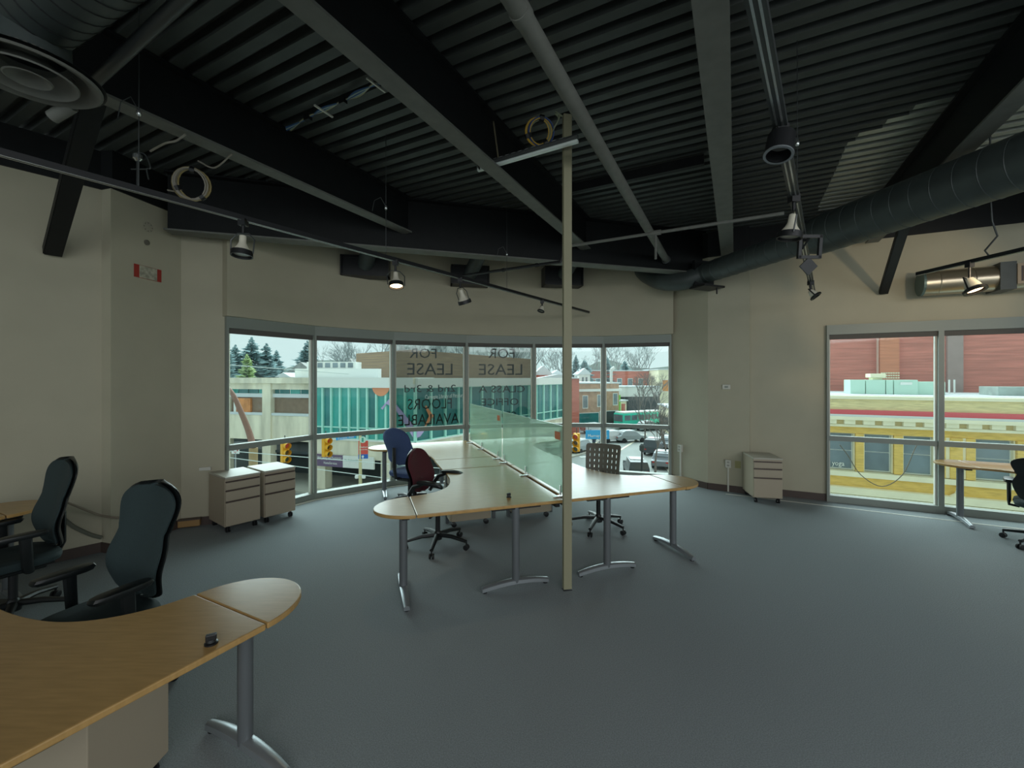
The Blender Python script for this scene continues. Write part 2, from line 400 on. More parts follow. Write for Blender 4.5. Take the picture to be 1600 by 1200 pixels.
# ---------------- furniture builders ----------------
def grid_shell(wf, yf, z0, z1, th, nx=14, nz=20, hole=None, xf=None, lean=0):
    """contoured plate: s across (-1..1), t up; wf(t) half-width, yf(s,t) depth; hole(i,j) drops cells"""
    fv, bv = [], []
    for j in range(nz + 1):
        t = j / nz; t = t if hole else (.5 - .5 * math.cos(PI * t)) * .35 + t * .65
        for i in range(nx + 1):
            s = -1 + 2 * i / nx
            x = s * wf(t); z = z0 + (z1 - z0) * t; y = yf(s, t); e = th * (1 - .75 * max(abs(s), abs(2 * t - 1)) ** 6) / 2
            fv.append((x, y + e, z)); bv.append((x, y - e, z))
    n = len(fv); fs = []; cnt = {}
    def fidx(i, j): return j * (nx + 1) + i
    for j in range(nz):
        for i in range(nx):
            if hole and hole(i, j): continue
            q = [fidx(i, j), fidx(i + 1, j), fidx(i + 1, j + 1), fidx(i, j + 1)]
            fs.append(tuple(q[::-1])); fs.append(tuple(n + k for k in q))
            for a, b in zip(q, q[1:] + q[:1]): cnt[(a, b)] = 1
    for (a, b) in cnt:
        if (b, a) not in cnt: fs.append((a, b, n + b, n + a))
    return MB().add(fv + bv, fs)
def se(t, p=.5, lo=.12, hi=.16):                     # rounds the lower and upper ends of a shape
    k = 1
    if t < lo: k = (1 - ((lo - t) / lo) ** 2.4) ** p
    if t > 1 - hi: k = (1 - ((t - 1 + hi) / hi) ** 2.4) ** p
    return max(k, .12)
def chair_base(r, legm, rad=.335, colr=.026, seat_z=.44, hub=.075):
    MB().lathe([(.045, hub), (.05, hub + .03), (.04, hub + .07), (.03, hub + .09)], seg=14).build('hub', legm, r, smooth=True)
    MB().tube([(0, 0, hub + .05), (0, 0, seat_z - .06)], colr, 12).build('gas_lift', M_blk, r, smooth=True)
    for k in range(5):
        a = 2 * PI * k / 5 + .3; ca, sa = math.cos(a), math.sin(a)
        MB().tube([(ca * .03, sa * .03, hub + .05), (ca * rad * .5, sa * rad * .5, hub + .045), (ca * rad, sa * rad, hub + .012)], [.032, .026, .02], 8, flat=.8).build('base_leg', legm, r, smooth=True)
        c = MB(); px, py = -sa, ca
        for o in (-.016, .016): c.lathe([(.022, -.009), (.028, -.007), (.028, .007), (.022, .009)], (ca * rad + px * o, sa * rad + py * o, .028), (px, py, 0), 12)
        c.tube([(ca * rad, sa * rad, .028), (ca * rad, sa * rad, hub + .015)], .008, 6)
        c.build('caster', M_plast, r, smooth=True)
def seat(r, m, z=.46, w=.50, d=.47, shell=M_rim):
    n = 24; rings = []
    mb = MB(); prof = [(.80, -.045), (.96, -.03), (1.0, 0), (.97, .022), (.85, .036), (.5, .03)]
    vs = []
    for k, h in prof:
        for i in range(n):
            a = 2 * PI * i / n; cx, sx = math.cos(a), math.sin(a)
            x = math.copysign(abs(cx) ** .55, cx) * w / 2 * k; y = math.copysign(abs(sx) ** .55, sx) * d / 2 * k
            vs.append((x, y, z + h - (.03 if y > d * .38 else 0)))
    fs = [tuple(range(n))[::-1], tuple(range((len(prof) - 1) * n, len(prof) * n))]
    for j in range(len(prof) - 1):
        for i in range(n): fs.append((j * n + i, j * n + (i + 1) % n, (j + 1) * n + (i + 1) % n, (j + 1) * n + i))
    mb.add(vs, fs).build('seat', m, r, smooth=True)
    MB().rbox((0, -.02, z - .075), .22, .26, .05).rbox((0, -.02, z - .055), .34, .32, .02).build('seat_mechanism', shell, r, bevel=.01)
    MB().tube([(.1, .05, z - .08), (.24, .05, z - .085)], .006, 6).rbox((.25, .05, z - .085), .04, .02, .012).build('lever', M_plast, r)
def arm(r, sx, z, pad_m, w=.28, y0=-.12, y1=.16, sup='post', padw=.09, curl=0):
    a = MB()
    if sup == 'post':
        a.tube([(sx * .2, -.02, .40), (sx * w, -.02, .41), (sx * w, -.01, .45), (sx * w, .0, z - .02)], [.022, .026, .03, .034], 8, flat=.55)
    else:
        a.tube([(sx * .19, -.20, z - .20), (sx * w * .95, -.19, z - .13), (sx * w, -.13, z - .05), (sx * w, -.04, z - .02)], [.02, .022, .024, .02], 8)
    o = a.build('armrest', M_rim, r, smooth=True)
    n = 12; vs = []; L = (y1 - y0) / 2; cy = (y0 + y1) / 2; mb = MB()
    prof = [(.9, -.018), (1, 0), (.92, .014), (.6, .02)]
    for k, h in prof:
        for i in range(n):
            t = 2 * PI * i / n; c_, s_ = math.cos(t), math.sin(t)
            vs.append((sx * w + math.copysign(abs(c_) ** .7, c_) * padw / 2 * k, cy + math.copysign(abs(s_) ** .6, s_) * L * k, z + h - curl * max(0, (s_ * k)) ** 2 * .04))
    fs = [tuple(range(n))[::-1], tuple(range(3 * n, 4 * n))]
    for j in range(3):
        for i in range(n): fs.append((j * n + i, j * n + (i + 1) % n, (j + 1) * n + (i + 1) % n, (j + 1) * n + i))
    mb.add(vs, fs).build('arm_pad', pad_m, o, smooth=True)
def hi_chair(label, top=1.14):
    r = thing('task_chair', label, 'chair', world=False)
    chair_base(r, M_rim); seat(r, M_mesh, .46)
    z0, z1 = .50, top
    def wf(t): return (.17 + .075 * math.sin(min(1, t / .42) * PI * .5) - .035 * math.exp(-((t - .60) / .13) ** 2) + (.0 if t < .6 else .012)) * se(t, .5, .1, .2)
    def yf(s, t): return -.235 - .02 * t + .055 * math.exp(-((t - .28) / .22) ** 2) - .07 * max(0, t - .55) ** 1.3 * 1.8 + .035 * s * s
    b = grid_shell(lambda t: wf(t), yf, z0, z1, .035, 16, 30).build('backrest', M_mesh, r, smooth=True)
    grid_shell(lambda t: wf(t) + .014, lambda s, t: yf(s, t) - .024, z0 - .012, z1 + .014, .03, 16, 30).build('back_shell', M_rim, b, smooth=True)
    MB().tube([(0, -.06, .385), (0, -.22, .40), (0, -.262, .50), (0, -.268, .74)], [.03, .034, .04, .03], 8, flat=.5).build('back_support', M_rim, r, smooth=True)
    for s in (-1, 1): arm(r, s, .675, M_rim, w=.275, y0=-.12, y1=.17)
    return r
def blue_chair(label):
    r = thing('task_chair', label, 'chair', world=False)
    chair_base(r, M_plast); seat(r, M_blue, .47)
    def wf(t): return (.22 + .03 * math.sin(t * PI)) * se(t, .5, .18, .3)
    def yf(s, t): return -.22 - .10 * t + .05 * math.exp(-((t - .3) / .25) ** 2) + .03 * s * s
    grid_shell(wf, yf, .60, 1.12, .07, 16, 24).build('backrest', M_blue, r, smooth=True)
    MB().tube([(0, -.08, .40), (0, -.27, .43), (0, -.30, .60), (0, -.30, .85)], [.03, .03, .035, .03], 8, flat=.5).build('back_support', M_plast, r, smooth=True)
    for s in (-1, 1): arm(r, s, .68, M_plast, w=.28, sup='post')
    return r
def red_chair(label):
    r = thing('task_chair', label, 'chair', world=False)
    chair_base(r, M_rim); seat(r, M_red, .47)
    def wf(t): return (.19 + .035 * math.sin(t * PI)) * se(t, .5, .25, .4)
    def yf(s, t): return -.215 - .07 * t + .04 * math.exp(-((t - .35) / .25) ** 2) + .035 * s * s
    grid_shell(wf, yf, .57, 1.03, .06, 16, 24).build('backrest', M_red, r, smooth=True)
    grid_shell(lambda t: wf(t) * 1.02, lambda s, t: yf(s, t) - .035, .58, 1.02, .02, 12, 18).build('back_shell', M_rim, r, smooth=True)
    MB().tube([(0, -.08, .40), (0, -.26, .42), (0, -.285, .56), (0, -.29, .82)], [.03, .035, .04, .03], 8, flat=.45).build('back_support', M_rim, r, smooth=True)
    for s in (-1, 1): arm(r, s, .735, M_rim, w=.27, y0=-.10, y1=.20, sup='loop', padw=.075, curl=1)
    return r
def slot_chair(label):
    r = thing('task_chair', label, 'chair', world=False)
    chair_base(r, M_blk, rad=.335); seat(r, M_slot, .46, .46, .44, M_blk)
    nx, nz = 39, 42
    def wf(t): return .205 + .015 * t if t < .93 else (.22 - .02 * ((t - .93) / .07) ** 2)
    def yf(s, t): return -.21 - .07 * t + .04 * s * s + .02 * math.sin(t * PI)
    def hole(i, j): return 4 <= i < 36 and (i - 4) % 5 == 0 and 10 <= j < 39 and (j - 10) % 6 < 3
    grid_shell(wf, yf, .50, .97, .014, nx, nz, hole).build('backrest', M_slot, r, smooth=True)
    MB().tube([(0, -.06, .395), (0, -.22, .41), (0, -.245, .50), (0, -.25, .66)], [.028, .03, .035, .025], 8, flat=.5).build('back_support', M_blk, r, smooth=True)
    return r

def tleg(r, pos, along, ztop=.70):
    """T leg; pos on the floor, foot along the unit vector along"""
    p = V(pos); al = V(along).normalized(); n = V((al.y, -al.x, 0)); Z = V((0, 0, 1))
    g = MB().tube([p + Z * .05, p + Z * ztop], .034, 14, flat=1.0)
    leg = g.build('leg', M_grey, r, smooth=True)
    k = 9; vs = []; fs = []
    for i in range(k):
        t = -1 + 2 * i / (k - 1); zc = .028 + .034 * (1 - t * t); hw = .034 - .010 * abs(t) ** 2; hh = .018
        c = p + al * (.30 * t)
        vs += [c + n * hw + Z * (zc - hh), c + n * hw * .9 + Z * (zc + hh * .5), c + n * hw * .45 + Z * (zc + hh), c - n * hw * .45 + Z * (zc + hh), c - n * hw * .9 + Z * (zc + hh * .5), c - n * hw + Z * (zc - hh)]
    for i in range(k - 1):
        for j in range(6): fs.append((i * 6 + j, i * 6 + (j + 1) % 6, (i + 1) * 6 + (j + 1) % 6, (i + 1) * 6 + j))
    fs += [tuple(range(6))[::-1], tuple(range((k - 1) * 6, k * 6))]
    ORG[leg.name] = ORG[r.name]
    MB().add(vs, fs).build('foot', M_silver, leg, smooth=True)
    for t in (-.92, .92): MB().tube([p + al * .30 * t, p + al * .30 * t + Z * .03], .02, 10).build('leveller', M_blk, leg)
    MB().obox(p + Z * (ztop - .008), al * .22, n * .03, Z * .012).build('top_bracket', M_blk, leg)
def desk(name, label, O, Av, Bv, legs=((1.35, .28, 'b'), (.43, .07, 'a')), group=None):
    """corner desk: O the outer corner, Av towards the wing tip, Bv along the spine"""
    O = V(O); A_, B_ = V(Av).normalized(), V(Bv).normalized()
    def P(a, b): q = O + A_ * a + B_ * b; return (q.x, q.y)
    r = thing(name, label, 'desk', (O.x, O.y, 0), group=group)
    # inner edge curve
    ctrl = [(1.28, .56), (1.12, .595), (.98, .68), (.885, .80), (.83, .95), (.795, 1.15), (.785, 1.35), (.78, 1.57)]
    pts = [V((a, b, 0)) for a, b in ctrl]; sm = cr_interp(pts, 4)
    poly = [(0, 0), (1.272, 0)] + [(min(p.x, 1.272), p.y) for p in sm] + [(0, 1.57)]
    wp = MB().prism([P(a, b) for a, b in poly], .703, .73); wt = wp.build('worktop', M_wood, r, bevel=.006)
    el = [(1.278, .0)] + [(1.278 + .31 * math.cos(t) , .28 + .28 * math.sin(t)) for t in [(-PI / 2 + PI * k / 24) for k in range(1, 24)]] + [(1.278, .56)]
    MB().prism([P(a, b) for a, b in el], .703, .73).build('rounded_end', M_wood, r, bevel=.006)
    for a, b, d in legs:
        q = P(a, b); tleg(r, (q[0], q[1], 0), A_ if d == 'a' else B_)
    q = P(.02, .8); MB().obox((q[0], q[1], .67), B_ * .7, A_ * .02, V((0, 0, .03))).build('cable_tray', M_blk, r)
    return r
def bridge(label, O, Av, Bv, b0=1.58, b1=2.19):
    O = V(O); A_, B_ = V(Av).normalized(), V(Bv).normalized()
    def P(a, b): q = O + A_ * a + B_ * b; return (q.x, q.y)
    m = MB().prism([P(0, b0), P(.79, b0), P(.79, b1), P(0, b1)], .703, .73)
    q = P(.3, (b0 + b1) / 2)
    r = thing('desk_bridge', label, 'desk', (q[0], q[1], 0))
    m.build('worktop', M_wood, r, bevel=.005)
    for a in (.08, .68):
        w = P(a, (b0 + b1) / 2); MB().obox((w[0], w[1], .35), A_ * .02, B_ * .02, V((0, 0, .35))).build('support_leg', M_grey, r)
    return r
def pedestal_proto(label, dark=False):
    """front faces -Y"""
    r = thing('drawer_pedestal', label, 'pedestal', world=False)
    w, d = .38, .50
    MB().box(-w / 2, w / 2, -d / 2 + .012, d / 2, .075, .625).build('body', M_putty, r, bevel=.004)
    MB().box(-w / 2, w / 2, -d / 2 - .004, d / 2, .627, .65).build('top', M_puttop, r, bevel=.004)
    for z0, z1 in ((.083, .365), (.375, .495), (.505, .598)):
        m = MB().box(-w / 2 + .006, w / 2 - .006, -d / 2 - .008, -d / 2 + .012, z0, z1 - .014)
        dr = m.build('drawer', M_putty, r, bevel=.003)
        MB().box(-w / 2 + .008, w / 2 - .008, -d / 2 + .004, -d / 2 + .013, z1 - .014, z1 + .002).build('finger_pull', M_base, dr)
    for x in (-1, 1):
        for y in (-1, 1):
            cx, cy = x * (w / 2 - .045), y * (d / 2 - .05)
            c = MB()
            for o in (-.013, .013): c.lathe([(.022, -.009), (.03, -.006), (.03, .006), (.022, .009)], (cx + o, cy, .03), (1, 0, 0), 14)
            c.tube([(cx, cy, .035), (cx, cy, .076)], .012, 8).build('caster', M_plast, r, smooth=True)
    return r
def heading(fx, fy): return math.atan2(-fx, fy)
def desk_knob(label, p, s=1):
    r = thing('desk_clip', label, 'clip', (p.x, p.y, .73))
    MB().lathe([(.022 * s, 0), (.022 * s, .006), (.015 * s, .009), (.013 * s, .02)], (p.x, p.y, .7305), seg=16).build('base', M_plast, r, smooth=True)
    MB().rbox((p.x, p.y, .757), .034 * s, .018 * s, .022 * s, .5).build('jaw', M_plast, r, bevel=.003)

# ---------------- central workstation ----------------
O1 = V((.48, 3.76, 0)); a_ = V((.944, .33, 0)).normalized(); b_ = V((-.33, .944, 0)).normalized()
def cs(a, b, z=0): q = O1 + a_ * a + b_ * b; return V((q.x, q.y, z))
desk('corner_desk', 'maple corner desk left of the beige post, with the red chair in its hollow', cs(-.02, 0), -a_, b_)
desk('corner_desk', 'maple corner desk right of the beige post, with the slotted grey chair', cs(.02, 0), a_, b_)
desk('corner_desk', 'maple corner desk by the curved window behind the blue chair', cs(-.02, 3.77), -a_, -b_)
desk('corner_desk', 'maple corner desk seen through the frosted glass screen, nearest the right window panes', cs(.02, 3.77), a_, -b_)
bridge('maple bridge worktop left of the glass screen between the red and blue chairs', cs(-.02, 0), -a_, b_)
bridge('maple bridge worktop right of the glass screen, behind the beige post', cs(.02, 0), a_, b_)
# frosted screens on the spine
for b0, b1, lab in ((.06, 1.80, 'frosted green glass desk screen nearest the beige post'), (1.86, 3.55, 'frosted green glass desk screen nearest the curved window')):
    c = cs(0, (b0 + b1) / 2)
    r = thing('glass_screen', lab, 'screen', (c.x, c.y, .76))
    MB().obox(cs(0, (b0 + b1) / 2, 1.07), b_ * ((b1 - b0) / 2), a_ * .005, V((0, 0, .30))).build('glass_panel', g_part, r, bevel=.002)
    MB().obox(cs(0, b0 + .12 if b0 < 1 else b0 + .12, 1.27), b_ * .055, a_ * .0065, V((0, 0, .035))).build('orange_sticker', mat('orange_sticker', 'd4763f', .6), r)
    for t in ((.1, .97, 1.70) if b0 < 1 else (1.98, 2.78, 3.45)):
        k = MB().obox(cs(-.014, t, .79), b_ * .012, a_ * .005, V((0, 0, .045))).obox(cs(.014, t, .79), b_ * .012, a_ * .005, V((0, 0, .045)))
        k.obox(cs(-.03, t, .737), b_ * .02, a_ * .05, V((0, 0, .005))).build('clamp', M_chrome, r, bevel=.002)
# the post
pc = G(886, 921)
r = thing('service_post', 'tall square beige post standing at the front of the glass screen', 'post', (pc.x, pc.y, 0))
MB().rbox((pc.x, pc.y, 2.02), .072, .045, 4.02, .2).build('shaft', M_post, r, bevel=.003)
MB().rbox((pc.x, pc.y, .002), .078, .05, .004, .2).build('floor_plate', M_blk, r)
MB().rbox((pc.x, pc.y, 3.80), .076, .05, .05, .2).build('strap', M_blk, r)
desk_knob('small black clip on the desk left of the beige post', G(795, 777, .73))
desk_knob('black clip near the front edge of the foreground desk', G(330, 1006, .73), 1.1)
# chairs
ch = blue_chair('blue upholstered task chair at the far desk by the curved window')
ch.location = cs(-1.06, 2.80); ch.rotation_euler.z = heading(.5, .87)
ch = red_chair('burgundy task chair with black curved arms in front of the blue chair')
ch.location = cs(-.93, 1.20); ch.rotation_euler.z = heading(.93, -.3)
ch = slot_chair('grey slotted-back task chair behind the right central desk')
ch.location = cs(.98, 1.12); ch.rotation_euler.z = heading(-.45, -.9)
ch = hi_chair('black high-back task chair nearest the camera, behind the foreground desk', 1.15)
ch.location = (-2.30, 2.38, 0); ch.rotation_euler.z = heading(-.36, -.93)
place(ch, (-3.70, 3.18, 0), heading(-.48, -.88), 'black high-back task chair at the left wall desk')
rc = hi_chair('black task chair cut by the right edge of view, at the window desk', .97)
rc.location = (5.66, 4.52, 0); rc.rotation_euler.z = heading(.75, .66)
place(ch, tuple(cs(1.02, 2.62)), heading(-.97, .1), 'black task chair seen dimly through the frosted glass screen')
# foreground workstation
e_ = V((.455, .89, 0)).normalized(); g_ = V((-.89, .455, 0)).normalized(); O2 = V((-1.646, .73, 0))
desk('corner_desk', 'maple corner desk in the foreground at lower left, its rounded end towards the room', O2, e_, g_)
bridge('maple bridge worktop cut by the left edge, beyond the foreground desk', O2, e_, g_)
O3 = O2 + g_ * 3.77 + e_ * .0
desk('corner_desk', 'maple desk along the left wall behind the black chairs', O3, e_, -g_)
# right workstation
O4 = V((6.93, 5.0, 0))
desk('corner_desk', 'maple desk under the right-hand window', V((5.6, 5.36, 0)) + V((.895, -.447, 0)) * 1.35 - V((-.447, -.895, 0)) * .28, V((-.895, .447, 0)), V((-.447, -.895, 0)), legs=((1.35, .28, 'b'),))
# pedestals
pd = pedestal_proto('putty drawer pedestal against the left window pier')
def ped_at(o, x, y, fx, fy): o.location = (x, y, 0); o.rotation_euler.z = math.atan2(fx, -fy)
nc = G(350, 834); fr = G(405, 820); wd = (fr - nc).normalized(); nrm = V((wd.y, -wd.x, 0))
c1 = nc + wd * .19 - nrm * .22
pd.location = (c1.x, c1.y, 0); pd.rotation_euler.z = math.atan2(wd.y, wd.x)
c2 = c1 + wd * .425 + nrm * -.0
o = place(pd, (c2.x, c2.y, 0), pd.rotation_euler.z, 'putty drawer pedestal standing right of its twin, in front of the curved window')
c = G(1200, 783) + V((-.02, .12, 0)); place(pd, (c.x, c.y, 0), math.atan2(-.33, .944) + .12, 'putty drawer pedestal in the corner by the right-hand wall column')
c = cs(-.45, 1.86); place(pd, (c.x, c.y, 0), math.atan2(b_.y, b_.x) + PI, 'putty drawer pedestal under the bridge worktop behind the red chair')
c = cs(.36, 1.86); place(pd, (c.x, c.y, 0), math.atan2(b_.y, b_.x), 'putty drawer pedestal under the bridge worktop just left of the beige post')
place(pd, (-1.835, 1.79, 0), -PI / 2, 'putty pedestal under the foreground desk, its plain side showing')
c = O3 + e_ * .40 - g_ * .55; place(pd, (c.x, c.y, 0), math.atan2(-g_.y, -g_.x) + PI / 2 + PI / 2, 'drawer pedestal under the left wall desk')

# ---------------- wall fittings ----------------
def on_wall(x, y, p, q):
    d = (q - p).normalized(); k = (x - 800) / F; t = (k * p.y - p.x) / (d.x - k * d.y); w = p + d * t
    return V((w.x, w.y, H - (y - HY) / F * w.y)), d, V((d.y, -d.x, 0))
def plate(mb, c, d, n, w, h, t, z=0): mb.obox(c + n * t / 2, d * w / 2, n * t / 2, V((0, 0, h / 2))); return mb
# exit sign back-plate left on the column
c, d, n = on_wall(231, 427, P1b, P2)
r = thing('wall_sign_remains', 'red strip with torn white plaster patch high on the left column', 'sign', c)
plate(MB(), c, d, n, .30, .14, .006).build('red_plate', mat('red_paint', 'a0342a', .6), r)
plate(MB(), c, d, n, .195, .135, .012).build('plaster_patch', mat('torn_plaster', 'a9a592', .9, noise=.35, ns_=25, bump=.6, bs=40), r, bevel=.004)
c, d, n = on_wall(231, 355, P1b, P2)
r = thing('wall_patch', 'faint round patch with screw holes above the red strip', 'patch', c)
MB().lathe([(.06, 0), (.06, .004), (.05, .005)], c, n, 20).build('disc', mat('primer', 'a9a391', .9), r)
h = MB()
for k in range(8): h.lathe([(.005, .005), (.005, .007)], c + d * .045 * math.cos(k * PI / 4) + V((0, 0, .045 * math.sin(k * PI / 4))), n, 6)
h.build('screw_holes', M_base, r)['kind'] = 'stuff'
c, d, n = on_wall(229, 379, P1b, P2)
tag(MB().lathe([(.03, 0), (.03, .01), (.015, .016)], c, n, 12).build('cable_hole', mat('hole_dark', '6a675c', .9), org=c), 'small chipped cable hole between the red strip and the round patch', 'hole')
c, d, n = on_wall(1135, 604.5, Q1, Q2)
r = thing('thermostat', 'small white thermostat on the right column', 'thermostat', c)
plate(MB(), c, d, n, .115, .075, .025).build('housing', M_white, r, bevel=.006); plate(MB(), c + n * .02, d, n, .05, .03, .008).build('display', mat('lcd', '8c9288', .4), r)
def outlet(x, y, p, q, lab, pipe):
    c, d, n = on_wall(x, y, p, q)
    r = thing('outlet_box', lab, 'outlet', c)
    plate(MB(), c, d, n, .08, .125, .045).build('box', M_white, r, bevel=.004)
    for dz in (-.025, .025): MB().obox(c + n * .046 + V((0, 0, dz)), d * .017, n * .002, V((0, 0, .013))).build('socket', mat('socket_grey', 'a5a398', .5), r)
    if pipe: MB().obox(V((c.x, c.y, (c.z - .06) / 2)) + n * .012, d * .011, n * .011, V((0, 0, (c.z - .06) / 2))).build('raceway', M_white, r)
outlet(1138, 724, Q1, Q2, 'white outlet box with raceway on the right column, beside the yellowed plate', True)
outlet(1064, 700, WP[6], Q1, 'white outlet box with raceway right of the curved window', True)
c, d, n = on_wall(1153, 726, Q1, Q2)
tag(plate(MB(), c, d, n, .08, .11, .006).build('blank_plate', mat('yellowed_plastic', '9d9768', .6), org=c), 'yellowed blank wall plate on the right column', 'plate')
c, d, n = on_wall(743, 517, cv[13] + V((.0, -.12, 0)), cv[14] + V((0, -.12, 0)))
tag(plate(MB(), c - n * .0, d, n, .075, .115, .006).build('blank_plate', M_bulk, org=c), 'painted-over blank plate at the foot of the window bulkhead', 'plate')
c, d, n = on_wall(321, 732, P2, WP[0])
tag(plate(MB(), c, d, n, .12, .04, .03).build('wall_bracket', M_white, org=c, bevel=.004), 'small white bracket on the pier just above the left pedestal', 'bracket')
c, d, n = on_wall(298, 821, P2, WP[0])
r = thing('floor_cable_cover', 'tan and brown cable cover at the foot of the left window pier', 'cover', V((c.x, c.y, 0)))
MB().obox(V((c.x, c.y, .055)) + n * .05, d * .11, n * .035, V((0, 0, .04))).build('casing', mat('tan_cover', '9c7a4b', .6), r, bevel=.01)
MB().obox(V((c.x, c.y, .10)) + n * .05, d * .115, n * .04, V((0, 0, .006))).build('lid', M_base, r)
# loose cable and hose on the left wall
hc = [G(105, 785, .66) + V((0, .0, 0)), A(150, 803, 4.28), A(173, 808, 4.30), A(195, 808, 4.35), A(230, 800, 4.5)]
tag(MB().tube(cr_interp(hc, 5), .011, 8).build('cable', mat('tan_cable', '8d8272', .6), org=hc[2], smooth=True), 'beige cable drooping from the wall desk to the left column', 'cable')
hc = []
for x, y in ((98, 809), (115, 822), (140, 834), (158, 839)):
    c, d, n = on_wall(x, y, L0, P1); hc.append(c + n * .03)
tag(MB().tube(cr_interp(hc, 4), .018, 8).build('hose', mat('grey_hose', '66685c', .7), org=hc[1], smooth=True), 'thick grey hose hanging against the wall left of the column', 'hose')
# ---------------- ceiling fixtures ----------------
M_lampw = mat('lamp_reflector', 'd8d2c0', .35)
M_lens = mat('lamp_glass_off', '8e8d86', .15)
M_lit = mat('lit_lamp', 'fff0d8', .4, emit='ffdcae', estr=5)
def Z(x, y, z): return G(x, y, z)                   # the point at height z on the line of sight (ceiling side)
def bar(mb, p, q, w, h):
    d = (q - p).normalized(); n = d.cross(V((0, 0, 1))).normalized(); u = n.cross(d)
    return mb.obox((p + q) / 2, d * ((q - p).length / 2), n * w / 2, u * h / 2)
def track(label, p, q, w=.038, m=None):
    c = (p + q) / 2
    r = thing('light_track', label, 'light track', c)
    bar(MB(), p, q, w, .035).build('rail', m or M_blk, r)
    off = (q - p).normalized().cross(V((0, 0, 1))) * .011
    for s_ in (1, -1): bar(MB(), p + off * s_ - V((0, 0, .019)), q + off * s_ - V((0, 0, .019)), .008, .003).build('conductor_strip', M_chrome, r)
    return r
def lamp(label, p, aim, kind='bell', lit=False, s=1.0, e=8):
    """track head hung at p under its track; aim = direction of the beam"""
    r = thing('track_lamp', label, 'track light', p)
    MB().rbox(p - V((0, 0, .03)), .05, .05, .05).tube([p - V((0, 0, .05)), p - V((0, 0, .11 * s))], .011, 8).build('adapter', M_blk, r)
    a = V(aim).normalized(); o = p - V((0, 0, .11 * s))
    side = a.cross(V((0, 0, 1)))
    if side.length < .1: side = V((1, 0, 0))
    side.normalize()
    if kind == 'bell':
        f = o + a * .15 * s
        MB().lathe([(.022 * s, -.13 * s), (.024 * s, -.08 * s), (.034 * s, -.055 * s), (.058 * s, -.02 * s), (.066 * s, 0)], f, a, 18).build('reflector', M_lampw, r, smooth=True)
        MB().lathe([(.070 * s, -.018 * s), (.072 * s, .02 * s), (.064 * s, .02 * s), (.062 * s, -.0)], f, a, 18, caps=False).build('rim', M_blk, r, smooth=True)
        MB().lathe([(.0605 * s, .002 * s), (.05 * s, .006 * s)], f, a, 18).build('lens', M_lit if lit else M_lens, r)
        for i in (-1, 1): MB().tube([f + side * i * .08 * s, f - a * .10 * s + side * i * .085 * s, f - a * .15 * s + side * i * .04 * s, o - a * .0], .005, 6).build('yoke_arm', M_track, r, smooth=True)
    elif kind == 'drum':
        f = o + a * .05 * s
        MB().lathe([(.05 * s, -.12 * s), (.075 * s, -.10 * s), (.08 * s, .03 * s), (.066 * s, .03 * s), (.06 * s, -.05 * s)], f, a, 22, caps=False).build('housing', M_blk, r, smooth=True)
        MB().lathe([(.062 * s, -.04 * s), (.03 * s, -.05 * s)], f, a, 22).build('lens', M_lens, r)
        MB().lathe([(.067 * s, .028 * s), (.082 * s, .028 * s), (.082 * s, .036 * s), (.067 * s, .036 * s)], f, a, 22, caps=False).build('rim', M_silver, r)
    elif kind == 'flood':
        f = o + a * .09 * s; up = side.cross(a)
        m = MB()
        for i in (-1, 1):
            m.obox(f + side * i * .08 * s, side * .012, up * .09 * s, a * .012); m.obox(f + up * i * .08 * s, side * .09 * s, up * .012, a * .012)
        m.build('frame', M_blk, r)
        MB().tube([o, f + up * .08 * s], .008, 6).build('stem', M_blk, r)
        MB().obox(f - up * .15 * s, (side + up).normalized() * .05 * s, (side - up).normalized() * .05 * s, a * .006).tube([f - up * .08 * s, f - up * .12 * s], .003, 5).build('barn_door', M_blk, r)
    elif kind == 'gimbal':
        f = o + a * .06 * s; up = side.cross(a)
        MB().lathe([(.02 * s, -.07 * s), (.035 * s, -.03 * s), (.04 * s, 0)], f, a, 14).build('reflector', M_lampw, r, smooth=True)
        MB().lathe([(.041 * s, -.01 * s), (.055 * s, .0), (.055 * s, .014 * s), (.041 * s, .014 * s)], f, a, 14, caps=False).build('rim', M_blk, r)
        MB().lathe([(.04 * s, .001), (.02 * s, .003)], f, a, 14).build('lens', M_lit if lit else M_lens, r)
        MB().tube([o, o - a * .03 + side * .04 * s, f + side * .055 * s], .007, 6).build('yoke', M_blk, r)
    if lit:
        l = bpy.data.lights.new('lamp_light', 'SPOT'); l.energy = e; l.spot_size = R(70); l.spot_blend = .5; l.color = (1, .78, .5); l.shadow_soft_size = .05
        lo = bpy.data.objects.new('lamp_light', l); C.objects.link(lo); lo.parent = r
        lo.location = (f + a * .03) - V(ORG[r.name]); lo.rotation_euler = a.to_track_quat('-Z', 'Y').to_euler()
    return r
zt = 2.95
t1a, t1b = Z(-90, 213, zt), Z(920, 488, zt)
track('long black light track running from upper left to the post', t1a, t1b)
track('light track hanging upright in view at upper right, running away past the duct', Z(1166, -80, zt) , Z(1270, 455, zt), .055, M_track)
track('short light track in front of the silver duct at the right edge', Z(1433, 428, zt), Z(1700, 366, zt))
def on_track(x, a, b): 
    k = (x - 800) / F; d = b - a; t = (k * a.y - a.x) / (d.x - k * d.y); return a + d * t
lamp('white bell-shaped track lamp above the left end of the curved window', on_track(380, t1a, t1b), (.0, -.1, -1), 'bell')
lamp('lit warm track lamp with glowing lens, over the curved window', on_track(618, t1a, t1b), (.12, -.25, -1), 'bell', lit=True)
lamp('bell track lamp in a black cage in front of the middle air outlet', on_track(719, t1a, t1b), (.3, .3, -1), 'bell', s=1.1)
lamp('small black track lamp nearest the beige post', on_track(847, t1a, t1b), (-.3, -.2, -1), 'gimbal')
t2a, t2b = Z(1166, -80, zt), Z(1270, 455, zt)
